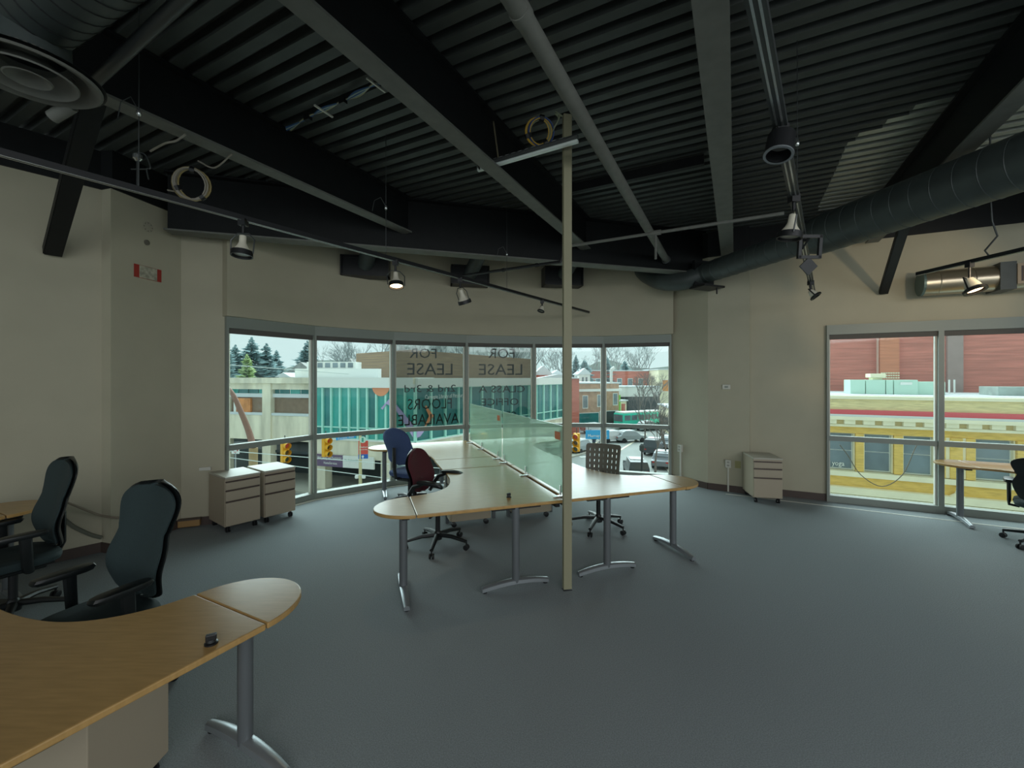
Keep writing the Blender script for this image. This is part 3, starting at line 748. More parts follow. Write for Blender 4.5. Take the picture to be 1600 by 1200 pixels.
def ty(y): x = t2a + (t2b - t2a) * 0; D = F * (zt - H) / (HY - y); k = (D - t2a.y) / (t2b.y - t2a.y); return t2a + (t2b - t2a) * k
lamp('large round black track lamp at upper right, facing down', ty(195), (-.25, -.15, -1), 'drum', s=.75)
lamp('white bell track lamp hanging at the bend of the large duct', ty(303), (-.15, .05, -1), 'bell', s=1.0)
lamp('square-framed black flood lamp above the right wall column', ty(368), (0, -1, -.1), 'flood', s=1.0)
lamp('small black lamp at the end of the track above the thermostat column', ty(438), (.5, -.4, -.8), 'gimbal', s=1.2)
t3a, t3b = Z(1433, 428, zt), Z(1700, 366, zt)
lamp('black lamp with bright lens hanging in front of the silver duct', on_track(1515, t3a, t3b), (.1, -.4, -1), 'gimbal', lit=True, s=1.7)
lamp('warm wall-washing track lamp just beyond the right edge of view', on_track(1690, t3a, t3b), (.25, 1, -.05), 'bell', lit=True, e=35)
# hanger wires
def wire(x, y0, D, z0, lab, loop=True):
    p = V(((x - 800) / F * D, D, z0)); q = V((p.x, p.y, ZD))
    r = thing('hanger_wire', lab, 'wire', p)
    MB().tube([p, q], .003, 5).build('wire', M_track, r)
    MB().lathe([(.006, -.02), (.014, -.01), (.014, .01), (.006, .02)], p + V((0, 0, .45)), (0, 0, 1), 10).build('gripper', M_chrome, r, smooth=True)
    if loop:
        MB().tube([p + V((0, 0, .46)), p + V((-.05, 0, .55)), p + V((-.11, 0, .52)), p + V((-.13, 0, .42))], .003, 5).build('wire_tail', M_track, r)
for x, lab in ((603, 'thin hanger wire above the lit track lamp'), (792, 'thin hanger wire left of the beige post')):
    p = on_track(x, t1a, t1b); wire(x, 0, p.y, zt + .02, lab)
p = on_track(217, t1a, t1b); wire(217, 0, p.y, zt + .02, 'thin hanger wire with a bright gripper near the left coil of cable')
p = ty(330); wire(800 + F * p.x / p.y, 0, p.y, zt + .02, 'thin hanger wire beside the upright-looking track')
p = on_track(1547, t3a, t3b)
tag(MB().tube([p, p + V((-.05, 0, .06)), p + V((.07, 0, .2)), p + V((.02, 0, .34)), p + V((0, 0, .6)), V((p.x, p.y, ZD))], .008, 6).build('power_cord', M_track, org=p, smooth=True), 'grey power cord dropping to the short right-hand light track', 'cord')
# slanting pipe
w = -.95
pa, pb = N * w + U * (-3.5) + V((0, 0, 3.62)), None
tt = (G(1050, 405, 3.62)).dot(U)
pb = N * w + U * tt + V((0, 0, 3.62))
r = thing('slanting_pipe', 'thick dark grey pipe slanting across the middle of the ceiling', 'pipe', pb)
MB().tube([pa, pb], .05, 16).build('pipe', M_flange, r, smooth=True)
MB().tube([pb - U * .03, pb + U * .03], .065, 16).build('end_collar', M_track, r)
cpl = pa + U * ((G(835, 12, 3.62)).dot(U) - pa.dot(U)); MB().tube([cpl - U * .03, cpl + U * .03], .056, 16).build('coupling', M_flange, r, smooth=True)
# sprinkler line
h1 = Z(893, 384, 3.45); h2 = Z(1225, 333, 3.45)
r = thing('sprinkler_pipe', 'thin dark sprinkler pipe crossing under the wide-flanged beam', 'pipe', h1)
MB().tube([h1 - (h2 - h1) * .02, h2], .018, 8).build('pipe', M_flange, r, smooth=True)
j = h1 + (h2 - h1) * .45
MB().tube([j - (h2 - h1).normalized() * .06, j + (h2 - h1).normalized() * .06], .03, 8).tube([j, j - V((0, 0, .30))], .014, 8).build('tee', M_flange, r, smooth=True)
h3, h4 = Z(722, 431, 3.3), Z(876, 409, 3.3)
r = thing('sprinkler_pipe', 'thin dark pipe in front of the middle air outlet, left of the post', 'pipe', h3)
MB().tube([h3, h4, h4 + V((.05, 0, .1)), h1 + V((-.05, 0, -.02))], .02, 8).build('pipe', M_blk, r, smooth=True)
for k in (.45, .78): q = h3 + (h4 - h3) * k; MB().tube([q - (h4 - h3) * .01, q + (h4 - h3) * .01], .028, 8).build('coupling', M_blk, r)
# joist line with perforations beyond beam
pj, qj = Z(900, 300, 4.02), Z(1078, 245, 4.02)
tag(bar(MB(), Z(890, 296, 4.06), Z(1100, 250, 4.06), .06, .10).build('strut_channel', M_beam, org=pj), 'thin black strut across the ribs between the beige post and the wide-flanged beam', 'strut')
# small pipe at left
r = thing('conduit', 'grey round pipe slanting up from the round air diffuser', 'pipe', Z(150, 125, 3.5))
MB().tube([Z(146, 129, 3.55), Z(300, -14, 3.55)], .032, 14).build('pipe', M_track, r, smooth=True)
r = thing('pipe_stub', 'short grey pipe stub under the round air diffuser', 'pipe', Z(80, 183, 3.3))
MB().tube([Z(82, 183, 3.3), Z(112, 165, 3.36)], .035, 14).build('pipe', M_flange, r, smooth=True)
# round diffuser and duct
dc = V((-2.46, 2.18, 3.34)); k_ = .70
r = thing('ceiling_diffuser', 'large round air diffuser with nested rings at the upper left corner', 'diffuser', dc)
MB().lathe([(a * k_, b * k_) for a, b in [(.40, 0), (.385, -.012), (.33, .01), (.30, .05), (.22, .13), (.20, .16)]], dc, (0, 0, 1), 40, caps=False).build('outer_ring', M_flange, r, smooth=True)
MB().lathe([(a * k_, b * k_) for a, b in [(.27, -.02), (.262, -.03), (.20, .03), (.15, .08)]], dc, (0, 0, 1), 36, caps=False).build('middle_ring', M_flange, r, smooth=True)
MB().lathe([(a * k_, b * k_) for a, b in [(.13, -.03), (.12, -.035), (.05, .02), (.01, .03)]], dc, (0, 0, 1), 30, caps=False).build('inner_cone', M_flange, r, smooth=True)
MB().lathe([(a * k_, b * k_) for a, b in [(.42, .015), (.25, .10), (.23, .12), (.225, .30)]], dc, (0, 0, 1), 36, caps=False).build('neck', M_duct, r, smooth=True)
def spiral(mb, p, q, r_, step=.12, rr=.008):
    d = (q - p).normalized(); L = (q - p).length; k = step * .5
    while k < L:
        mb.lathe([(r_, -rr), (r_ + .004, 0), (r_, rr)], p + d * k, d, 28, caps=False); k += step
    return mb
dt = dc + V((0, 0, .30))
r = thing('round_duct', 'dark spiral duct feeding the round diffuser at the upper left corner', 'duct', dt)
q2 = dt + V((1.7, -.75, .06))
MB().tube([dt + (dt - q2).normalized() * .2, q2], .175, 28).build('tube', M_duct, r, smooth=True)
sm = spiral(MB(), dt, q2, .176, .1, .004); o = sm.build('seam_ridges', M_beam, r); o['kind'] = 'stuff'
# big duct on the right
dz = 3.42
A1, A2, A3 = Z(1104, 426, dz), Z(1268, 372, dz), Z(1700, 215, dz)
dd = (A3 - A1).normalized()
r = thing('spiral_duct', 'big dark spiral duct sweeping from the right wall column to the upper right edge', 'duct', A2)
MB().tube([A2 - dd * .05, A2 + dd * .1, A3 + dd * .8], [.17, .215, .215], 32).build('large_tube', M_duct, r, smooth=True)
MB().tube([A1, A2], .155, 28).build('small_tube', M_duct, r, smooth=True)
o = spiral(spiral(MB(), A2 + dd * .12, A3 + dd * .8, .215, .16, .005), A1, A2, .155, .16, .004).build('seam_ridges', M_duct, r); o['kind'] = 'stuff'
bx = A1 - dd * .05
MB().rbox(bx + V((-.02, 0, -.0)), .34, .06, .38, math.atan2(dd.y, dd.x) + PI / 2).build('flange_plate', M_beam, r)
e1 = Z(1020, 428, 3.38)
MB().tube(cr_interp([bx, bx + V((-.25, .12, -.08)), bx + V((-.5, .4, -.03)), bx + V((-.62, .75, .15)), bx + V((-.66, 1.0, .3))], 5), .15, 20).build('elbow', M_duct, r, smooth=True)
MB().rbox(bx + V((.04, .0, -.22)), .42, .3, .03, .4).tube([bx + V((.17, -.05, -.23)), bx + V((.17, -.05, -.33))], .012, 6).build('hanger_tray', M_blk, r)
# outlets on the bulkhead
def outletbox(x0, x1, y0, y1, D, lab, tw):
    p, q = A(x0, y1, D), A(x1, y1 + tw, D + .12)
    h = (y1 - y0) / F * D
    c = (p + q) / 2
    d = (q - p); d.z = 0; d.normalize(); n = V((d.y, -d.x, 0)); w = V((q.x - p.x, q.y - p.y, 0)).length
    r = thing('air_outlet_box', lab, 'duct box', (c.x, c.y, c.z))
    m = MB(); cc = V((c.x, c.y, c.z + h / 2)) - n * .15
    m.obox(cc + n * .09, d * (w / 2 - .02), n * .01, V((0, 0, h / 2 - .02)))
    for s in (-1, 1):
        m.obox(cc + d * s * (w / 2 - .01), d * .01, n * .14, V((0, 0, h / 2))); m.obox(cc + V((0, 0, s * (h / 2 - .01))), d * w / 2, n * .14, V((0, 0, .01)))
    m.build('housing', M_blk, r)
    MB().tube([cc + n * .05 + V((0, 0, .02)), cc + n * .30 + V((.10, 0, .22)), cc + n * .6 + V((.2, 0, .45))], .12, 18).build('duct_stub', M_duct, r, smooth=True)
outletbox(531, 607, 393, 425, 6.45, 'black air outlet box on the bulkhead, leftmost under the girder', 10)
outletbox(705, 765, 411, 441, 7.2, 'black air outlet box on the bulkhead behind the caged lamp', 5)
outletbox(852, 912, 416, 445, 7.45, 'black air outlet box on the bulkhead just behind the beige post', 0)
# bare duct along right wall
p = wr(-1.03, .28, 3.02); q = wr(2.4, .28, 3.02)
r = thing('bare_duct', 'bare shiny round duct along the right wall at the right edge', 'duct', p)
M_gal2 = mat('galvanised_duct', 'b3a893', .28, .85, noise=.08, ns_=6)
MB().tube([p, q], .155, 28).build('tube', M_gal2, r, smooth=True)
MB().tube([p - RD * .006, p + RD * .02], .16, 28).build('end_cap', mat('duct_cap', '5f7370', .5, .5), r)
o = spiral(MB(), p, q, .155, .32, .006).build('seam_ridges', M_gal2, r); o['kind'] = 'stuff'
c = wr(-.10, .43, 3.03)
MB().obox(c + RD * .22, RD * .33, RN * .03, V((0, 0, .12))).build('register_frame', mat('register_paint', 'a08d74', .5), r)
lv = MB()
for k in range(22): lv.obox(c + RD * (-.06 + k * .027) + RN * .032, RD * .004, RN * .006, V((0, 0, .085)))
MB().obox(c + RD * .22 + RN * .028, RD * .30, RN * .004, V((0, 0, .09))).build('register_recess', M_base, r)
o = lv.build('register_fins', mat('register_paint', 'a08d74', .5), r)
o = MB().obox(wr(-.28, .28, 3.02), RD * .07, RN * .165, V((0, 0, .165))).build('strap_band', M_duct, r)
# hanging light channel by the post
fa, fb = Z(747, 262, 3.74), Z(903, 216, 3.74)
r = thing('light_channel', 'bright metal channel light hanging by the top of the beige post', 'light fixture', (fa + fb) / 2)
fd = (fb - fa).normalized()
bar(MB(), fa, fb, .045, .03).build('channel', M_chrome, r)
bar(MB(), fa - V((0, 0, .025)), fb - V((0, 0, .025)), .028, .022).build('tube', mat('tube_white', 'e6efe9', .3), r)
sl = MB()
side = fd.cross(V((0, 0, 1)))
for k in range(12): sl.obox(fa + fd * (.12 + k * .065) + V((0, 0, .03)), fd * .018, side * .012, V((0, 0, .004)))
bar(MB(), fa + V((0, 0, .022)), fb + V((0, 0, .022)), .038, .012).build('top_rail', M_track, r)
sl.build('slots', mat('slot_white', 'd5dad6', .4), r)
for k in (.14, .02): MB().tube([fa + fd * k, fa + fd * (k + .012)], .034, 10).build('cable_tie', M_blk, r)
MB().tube([fa + fd * .22 + V((0, 0, .03)), fa + fd * .20 + V((-.03, 0, .39))], .008, 6).build('support_rod', mat('rod_tan', '6a6350', .5), r)
# coils of cable
def coil(lab, c, rad, cols, n, ax, tails, th=.006):
    r = thing('cable_coil', lab, 'cable', c); ax = V(ax).normalized(); a = ax.cross(V((0, 0, 1))).normalized(); b = ax.cross(a)
    for col, k in zip(cols, range(len(cols))):
        m = MB()
        for j in range(n):
            rr = rad * (1 - .07 * k + random.uniform(-.06, .06)); o_ = c + ax * random.uniform(-.02, .02) + a * random.uniform(-.02, .02)
            m.tube([o_ + a * math.cos(2 * PI * i / 20) * rr + b * math.sin(2 * PI * i / 20) * rr * 1.05 for i in range(21)], th, 5)
        m.build('cable_loop', mat('cable_' + col, col, .5), r, smooth=True)
    for ang in (.4, 2.2, 4.6): MB().tube([c + a * math.cos(ang) * rad * .93 + b * math.sin(ang) * rad * .93 - a * math.sin(ang) * .018 + b * math.cos(ang) * .018, c + a * math.cos(ang) * rad * .93 + b * math.sin(ang) * rad * .93 + a * math.sin(ang) * .018 - b * math.cos(ang) * .018], .03, 8).build('tie_strap', M_blk, r)
    if tails:
        for tl in tails: MB().tube(cr_interp([V(x) for x in tl], 6), th, 5).build('cable_tail', mat('cable_' + cols[-1], cols[-1], .5), r, smooth=True)
cc = Z(843, 206, 3.90); pt = V((pc.x - .02, pc.y, 4.01))
coil('coil of blue yellow and white cables at the top of the beige post', cc, .11, ['2d4a86', 'c9a33c', '8d9479'], 5, (.2, -1, -.3), [[cc + V((.11, 0, -.0)), cc + V((.16, -.02, .10)), pt + V((-.08, 0, .03)), pt], [cc + V((.12, 0, .03)), cc + V((.17, -.02, .12)), pt + V((-.08, 0, .05)), pt]], .005)
cc = Z(300, 288, 3.45)
coil('coil of tan and white cable hanging above the bell lamp at left', cc, .125, ['8f7f52', '8a8478'], 5, (.3, -1, -.2), [[cc + V((.05, 0, .2)), Z(335, 262, 3.6), Z(362, 241, 3.66)], [cc + V((-.15, 0, -.06)), Z(262, 297, 3.42)]], .007)
tag(MB().tube(cr_interp([Z(235, 236, 3.6), Z(258, 224, 3.6), Z(275, 220, 3.62), Z(290, 210, 3.66)], 5), .008, 6).build('loose_cable', mat('cable_8a8478', '8a8478', .5), org=Z(258, 224, 3.6), smooth=True), 'short loose cable under the beam right of the thin hanger wire', 'cable')
# bundle of cable tied under the deck between two beams
r = thing('cable_bundle', 'blue and white cable bundle strapped under the deck ribs', 'cable', Z(530, 165, 4.1))
for k, col in enumerate(['3b5f96', 'b9b48c', 'a9bdb9', '47719b']):
    m = MB()
    for j in range(3):
        o_ = V((random.uniform(-.025, .025), random.uniform(-.03, .03), random.uniform(-.02, .0)))
        m.tube(cr_interp([Z(452, 201, 4.1) + o_, Z(480, 184, 4.09) - o_ * .4, Z(508, 170, 4.08) + o_ * .8, Z(536, 158, 4.09) - o_ * .3, Z(560, 146, 4.08) + o_, Z(583, 133, 4.08) - o_ * .3, Z(601, 130, 4.1) + o_ * .2], 4), .006, 5)
    m.build('cable', mat('cable_' + col, col, .5), r, smooth=True)
for (x0, y0, x1, y1) in ((573, 122, 602, 144), (491, 164, 520, 183)):
    bar(MB(), Z(x0, y0, 4.06), Z(x1, y1, 4.06), .016, .012).build('strap_bar', M_white, r)
for x, y in ((536, 158), (481, 184)): bar(MB(), Z(x - 3, y - 2, 4.08), Z(x + 3, y + 2, 4.08), .06, .05).build('tie_wrap', M_blk, r)
# hanging gadget at left
c = Z(215, 246, 3.5)
r = thing('junction_hanger', 'small hanging junction with crossed wires above the exit strip column', 'fitting', c)
MB().lathe([(.01, -.03), (.03, -.01), (.03, .02), (.01, .03)], c, (0, 0, 1), 10).build('body', M_chrome, r, smooth=True)
MB().tube([c, c + V((0, 0, -.25))], .008, 5).tube([c + V((-.05, 0, -.09)), c + V((.07, 0, -.09))], .005, 5).tube(cr_interp([c + V((0, 0, .04)), c + V((.06, 0, .02)), c + V((.1, 0, -.08)), c + V((.07, 0, -.09)), c + V((.085, 0, -.17))], 4), .005, 5).build('wires', M_track, r)
# ---------------- the street outside ----------------
GZ = -7.0
M_asph = mat('wet_asphalt', '8a8f8c', .75, noise=.12, ns_=.25)
M_side = mat('snowy_pavement', 'b3b2a6', .9, noise=.12, ns_=.4)
M_conc = mat('stained_concrete', 'e2dcc6', .85, noise=.24, ns_=.9, stretch=(1.2, 1.2, .25))
M_bbrick = mat('brown_brick', '8a7464', .85, noise=.1, ns_=3)
M_siding = mat('brown_siding', '93795a', .8, noise=.2, ns_=1.2, stretch=(.3, .3, 6))
M_teal = mat('teal_glass', '3ba79e', .25, noise=.22, ns_=.5)
M_teald = mat('dark_teal_glass', '2c7b7c', .25, noise=.25, ns_=.6)
M_teall = mat('teal_mullion', 'aeeadb', .4)
M_dark = mat('shadowed_interior', '3b4344', .9)
M_wht = mat('white_trim', 'e6e9e4', .7)
M_rbrick = mat('red_brick', 'c87767', .85, noise=.22, ns_=2.2, stretch=(.3, .3, 5))
M_rbrick2 = mat('orange_brick', 'cf805e', .85, noise=.14, ns_=2.5, stretch=(.4, .4, 4))
M_ybrick = mat('yellow_brick', 'e2bd66', .8, noise=.16, ns_=6, stretch=(.5, .5, 3))
M_cream = mat('cream_stone', 'efe8c8', .8, noise=.05, ns_=2)
M_wglass = mat('reflecting_glass', '74838a', .15, noise=.25, ns_=.8)
M_yel = mat('signal_yellow', 'e0a51c', .5)
g = MB().prism([(-160, 8.9), (160, 8.9), (160, 260), (-160, 260)], GZ - .3, GZ)
tag(g.build('road', M_asph, org=(0, 60, GZ)), 'wet grey asphalt street and crossing below the windows', 'road')
tag(MB().prism([(-60, 30.3), (-24, 35.5), (-7.5, 29.5), (9, 50), (9, 60), (-60, 60)], GZ, GZ + .15).build('pavement', M_side, org=(-20, 36, GZ)), 'pale snowy pavement along the foot of the glass-fronted library', 'pavement')
tag(MB().prism([(11, 10.5), (14.6, 10.0), (23, 62), (19, 62), (12.5, 30)], GZ, GZ + .12).build('pavement', M_side, org=(13, 30, GZ)), 'pale pavement along the right side of the street with the bare trees', 'pavement')
tag(MB().prism([(9, 62), (19, 62), (40, 200), (6, 200)], GZ, GZ + .1).build('pavement', M_side, org=(20, 90, GZ)), 'pale pavement in front of the far shops', 'pavement') if False else None
M_line = mat('road_paint', 'd9d2ba', .7)
for p, q, w, lab in ((G(880, 722, GZ), G(935, 690, GZ), .22, 'white lane line behind the slotted chair, on the left'), (G(915, 738, GZ), G(1010, 678, GZ), .3, 'double yellow centre line of the far street'),
                (G(498, 748, GZ), G(640, 772, GZ), .25, 'white stop line in front of the library columns')):
    p.z = q.z = GZ + .02; m = MB(); bar(m, p, q, w, .02); tag(m.build('road_marking', M_line, org=p), lab, 'road marking')
ar = A(927, 719, 45); c = G(926, 718, GZ)
m = MB().rbox((c.x, c.y, GZ + .015), .25, 2.6, .02, .2).rbox((c.x - .5, c.y + 1.5, GZ + .015), 1.3, .5, .02, .2)
tag(m.build('turn_arrow', M_wht, org=(c.x, c.y, GZ)), 'white turn arrow painted on the road left of the slotted chair', 'road marking')

# library: corner Lc, left face to Ll, right face to Lr
Lc, Lm, Ll, Lr = V((-7.0, 31, 0)), V((-15.4, 33.45, 0)), V((-27, 36.8, 0)), V((6.9, 52, 0))
lib = thing('library_building', 'low modern library with teal glass upper storey and brown box on its roof', 'building', (-7, 31, GZ))
def fbox(name, p, q, z0, z1, t0, t1, m, parent, **k): return MB().wall(p, q, z0, z1, t0, t1).build(name, m, parent, **k)
zb_, zt_ = -2.85, 1.05
# upper floor glass, pane by pane
def curtain(p, q, n, m, par, zlo, zhi, rows=(0, .28, 1)):
    d = (q - p) / n
    for i in range(n):
        a, b = p + d * (i + .04), p + d * (i + .96)
        for j in range(len(rows) - 1):
            za, zb = zlo + (zhi - zlo) * rows[j], zlo + (zhi - zlo) * rows[j + 1]
            fbox('glass_pane', a, b, za + .04, zb - .04, .05, .12, m if (i * 7 + j * 3) % 5 else M_teald, par)
    mm = MB()
    for i in range(n + 1):
        a = p + d * i; u = (q - p).normalized(); mm.wall(a - u * .07, a + u * .07, zlo, zhi, -.12, .05)
    for z in rows: mm.wall(p, q, zlo + (zhi - zlo) * z - .05, zlo + (zhi - zlo) * z + .05, -.06, .04)
    o = mm.build('mullions', M_teall, par); return o
curtain(Lm, Lc, 11, M_teal, lib, zb_, zt_, (0, .22, 1))
curtain(Lc, Lr, 16, M_teald, lib, zb_, zt_, (0, .22, 1))
fbox('roof_band', Ll, Lc, 1.35, 1.8, -.3, 3, M_conc, lib); fbox('roof_edge', Lc, Lr, 1.05, 1.75, -.3, 3, M_wht, lib)
fbox('roof_snow_edge', Lm, Lc, 1.05, 1.8, -.35, 3, M_wht, lib)
MB().prism([(p.x, p.y) for p in (Ll, Lc, Lr, Lr + V((-12, 20, 0)), Ll + V((4, 25, 0)))], 1.55, 1.72).build('roof', M_snow, lib)
fbox('lower_fascia', Lm, Lc, -4.35, zb_, -.05, .5, M_conc, lib); fbox('lower_fascia', Lc, Lr, -4.35, zb_, -.05, .5, M_conc, lib)
fbox('sill_line', Lm, Lc, zb_ - .12, zb_, -.15, .1, M_wht, lib); fbox('sill_line', Lc, Lr, zb_ - .12, zb_, -.15, .1, M_wht, lib)
fbox('ground_floor', Ll + V((.5, 4, 0)), Lc + V((-1, 5, 0)), GZ, -3, 0, .3, M_dark, lib); fbox('ground_floor', Lc + V((-1, 5, 0)), Lr + V((-2, 1.5, 0)), GZ, -3, 0, .3, M_dark, lib)
MB().prism([(p.x, p.y) for p in (Ll + V((.5, .3, 0)), Lc + V((0, .3, 0)), Lr + V((-.3, 0, 0)), Ll + V((6, 14, 0)))], -4.3, -4.1).build('soffit', M_dark, lib)
u1 = (Lc - Lm).normalized(); u2 = (Lr - Lc).normalized(); uL = (Lm - Ll).normalized()
for x in (499, 602):
    k = (x - 800) / F; p, d = Lm, (Lc - Lm).normalized(); t_ = (k * p.y - p.x) / (d.x - k * d.y); c = p + d * t_
    MB().wall(c - d * .45, c + d * .45, GZ, -4.3, .1, .9).build('column', M_conc, lib)
for s in (5, 11, 17): c = Lc + u2 * s; MB().wall(c - u2 * .4, c + u2 * .4, GZ, -4.3, .1, .9).build('column', M_conc, lib)
c = Lc + u1 * -1.9; MB().wall(c, c + u1 * 1.0, GZ, -4.35, .2, .7).build('shopfront_glass', M_wglass, lib)
# signs on the fascia
M_purp = mat('purple_sign', '6e5a78', .6)
def libx(x): k = (x - 800) / F; p, d = Lm, (Lc - Lm).normalized(); return p + d * ((k * p.y - p.x) / (d.x - k * d.y))
sa, sb, sc_ = libx(496), libx(539), libx(587)
o = fbox('shop_sign', sa, sb, -5.0, -4.1, -.25, -.1, M_purp, lib)
n1 = V((u1.y, -u1.x, 0))
ORG[o.name] = ORG[lib.name]
text('sign_lettering', 'BERKSHIRE HATHAWAY', sa + n1 * .26 + u1 * .1 + V((0, 0, -4.5)), u1, (0, 0, 1), M_wht, (sb - sa).length - .2, o, height=.26)
text('sign_lettering', 'HomeServices', sa + n1 * .26 + u1 * .8 + V((0, 0, -4.82)), u1, (0, 0, 1), M_wht, 1.2, o, height=.2)
o = fbox('shop_sign', sb, sc_, -5.0, -4.1, -.25, -.1, M_wht, lib); ORG[o.name] = ORG[lib.name]
text('sign_lettering', 'The Preferred Realty', sb + n1 * .26 + u1 * .15 + V((0, 0, -4.55)), u1, (0, 0, 1), mat('sign_green', '5f8f86', .6), 1.5, o, height=.2)
n2 = V((u2.y, -u2.x, 0))
text('facade_lettering', 'Carnegie Library of Pittsburgh', Lc + u2 * .85 + n2 * .14 + V((0, 0, .10)), u2, (0, 0, 1), M_wht, 4.6, lib, height=.42)
# supergraphic on the glass
def facep(x, y):
    k = (x - 800) / F; p, d, n = (Lm, u1, n1) if x < 648 else (Lc, u2, n2); q = p + d * ((k * p.y - p.x) / (d.x - k * d.y)) + n * .14
    return V((q.x, q.y, H - (y - HY) / F * q.y))
def decal(name, pts, m):
    ps = [facep(x, y) for x, y in pts]; nrm = n1 if pts[0][0] < 648 else n2; n = len(ps)
    vs = ps + [p + nrm * .03 for p in ps]
    MB().add(vs, [tuple(range(n)), tuple(range(n, 2 * n))[::-1]] + [(i, (i + 1) % n, n + (i + 1) % n, n + i) for i in range(n)]).build(name, m, lib)
M_orng, M_lil = mat('orange_film', 'e38f5e', .5), mat('lilac_film', 'b3a3cf', .5)
decal('orange_half_disc', [(583, 600)] + [(597 - 14 * math.cos(t_ * PI / 10), 602 + 17 * math.sin(t_ * PI / 10)) for t_ in range(0, 11)] + [(611, 600)], M_orng)
decal('lilac_zigzag', [(597, 638), (612, 621), (640, 655), (647, 664), (647, 683), (620, 640), (606, 631), (600, 640)], M_lil)
decal('lilac_zigzag', [(649, 665), (660, 674), (654, 682), (649, 684)], M_lil)
decal('orange_crescent', [(663, 633), (675, 650), (663, 666), (661, 666), (668, 650), (662, 637)], M_orng)
# brown box on the roof
B1, B2, B3 = V((-16.9, 46.5, 0)), V((-9.55, 40, 0)), V((3.2, 61, 0))
rb = thing('roof_box', 'brown slatted box rising from the library roof', 'building', (-9.5, 40, 1.7))
MB().prism([(p.x, p.y) for p in (B1, B2, B3, B3 + V((-9, 8, 0)), B1 + V((2, 10, 0)))], 1.6, 4.4).build('siding_wall', M_siding, rb)
sl = MB()
for k in range(9): z = 1.9 + k * .29; sl.wall(B1, B2, z, z + .04, -.03, 0); sl.wall(B2, B3, z, z + .04, -.03, 0)
sl.build('siding_grooves', M_bbrick, rb)
MB().box(-19.5, -12.0, 38.5, 39.4, 1.75, 2.6).box(-18.9, -14.4, 39.5, 41, 2.6, 3.25).build('white_parapet', M_wht, rb)
wq = MB()
for k in range(6): wq.box(-18.6 + k * .7, -18.15 + k * .7, 39.44, 39.5, 2.72, 3.15)
wq.build('roof_window', M_wglass, rb)
# concrete wing at left
cw = thing('concrete_wing', 'concrete and brown brick wing of the library seen through the leftmost pane', 'building', (Ll.x, Ll.y, GZ))
fbox('brick_wall', Ll, Lm, -1.1, .3, .3, .6, M_bbrick, cw)
fbox('upper_panel', Ll, Lm, .85, 1.55, 0, .6, M_conc, cw); fbox('lower_panel', Ll, Lm, -3.25, -1.25, 0, .6, M_conc, cw)
fbox('snow_ledge', Ll, Lm, .2, .5, .1, .6, M_snow, cw); fbox('snow_ledge', Ll, Lm, -1.25, -1.05, -.05, .6, M_snow, cw); fbox('roof_rail', Ll, Lm, 1.55, 1.7, -.1, .2, M_wht, cw)
L_ = (Lm - Ll).length; k = 0
while k < L_ - .6: fbox('strip_window', Ll + uL * k, Ll + uL * (k + .95), .5, .85, .32, .4, M_teald if int(k) % 3 else M_teal, cw); k += 1.05
for x in (418, 351):
    kx = (x - 800) / F; c = Ll + uL * ((kx * Ll.y - Ll.x) / (uL.x - kx * uL.y)); fbox('pilaster', c - uL * .42, c + uL * .42, GZ, 1.5, -.12, .5, M_conc, cw)
kx = (378 - 800) / F; c = Ll + uL * ((kx * Ll.y - Ll.x) / (uL.x - kx * uL.y))
fbox('orange_artwork', c - uL * .75, c + uL * .75, -1.1, .1, .12, .3, mat('orange_art', 'd08a55', .7, noise=.35, ns_=1.6), cw)
fbox('art_border', c - uL * 1.0, c - uL * .75, -1.1, .1, .1, .3, M_wht, cw)
tag(MB().rbox((-18.5, 31.5, GZ + .5), 3.2, .5, 1.0, -.2).rbox((-18.5, 31.5, GZ + 1.05), 3.4, .7, .12, -.2).build('planter_wall', M_rbrick2, org=(-18.5, 31.5, GZ)), 'low brick planter wall under the concrete wing', 'wall')

# traffic signals, signs, poles
def signal(x, y, D, rz, lab, lit=0):
    c = A(x, y, D); s = 1.15
    r = thing('traffic_signal', lab, 'traffic light', c, rz, world=False)
    MB().rbox((0, 0, 0), .34 * s, .22 * s, 1.0 * s).build('housing', M_yel, r, bevel=.03)
    for k, col in ((1, 'c8452c'), (0, '5a4a20'), (-1, '2f4a38')):
        z = k * .33 * s
        o = MB().lathe([(.13 * s, 0), (.13 * s, .02)], (0, -.11 * s, z), (0, -1, 0), 14).build('lens', mat('signal_lens_' + col, col, .3, emit=col if k == lit else None, estr=1.2), r)
        MB().lathe([(.15 * s, 0), (.155 * s, .26)], (0, -.11 * s, z), (0, -1, -.1), 14, caps=False).build('visor', M_yel, r, smooth=True)
    MB().tube([(0, 0, .5 * s), (0, 0, .8 * s)], .03, 6).build('hanger', M_track, r)
signal(445, 706, 24, R(55), 'yellow traffic signal seen through the leftmost lower pane above the pedestals', 9)
signal(509, 698, 25, R(60), 'yellow traffic signal in front of the purple shop sign', 1)
signal(901, 691, 27, R(-25), 'yellow traffic signal just right of the beige post', 1)
M_wire = mat('overhead_wire', 'c8d2ce', .6)
for a, b, lab in (((351, 704), (620, 726), 'upper overhead wire crossing the left lower panes'), ((351, 714), (640, 752), 'lower overhead wire crossing the left lower panes'), ((330, 568), (500, 581), 'overhead wire across the evergreens')):
    p, q = A(a[0], a[1], 20), A(b[0], b[1], 22); d = (q - p)
    tag(MB().tube([p - d * .5, p, q, q + d * .3], .02, 5).build('overhead_wire', M_wire, org=p), lab, 'wire')
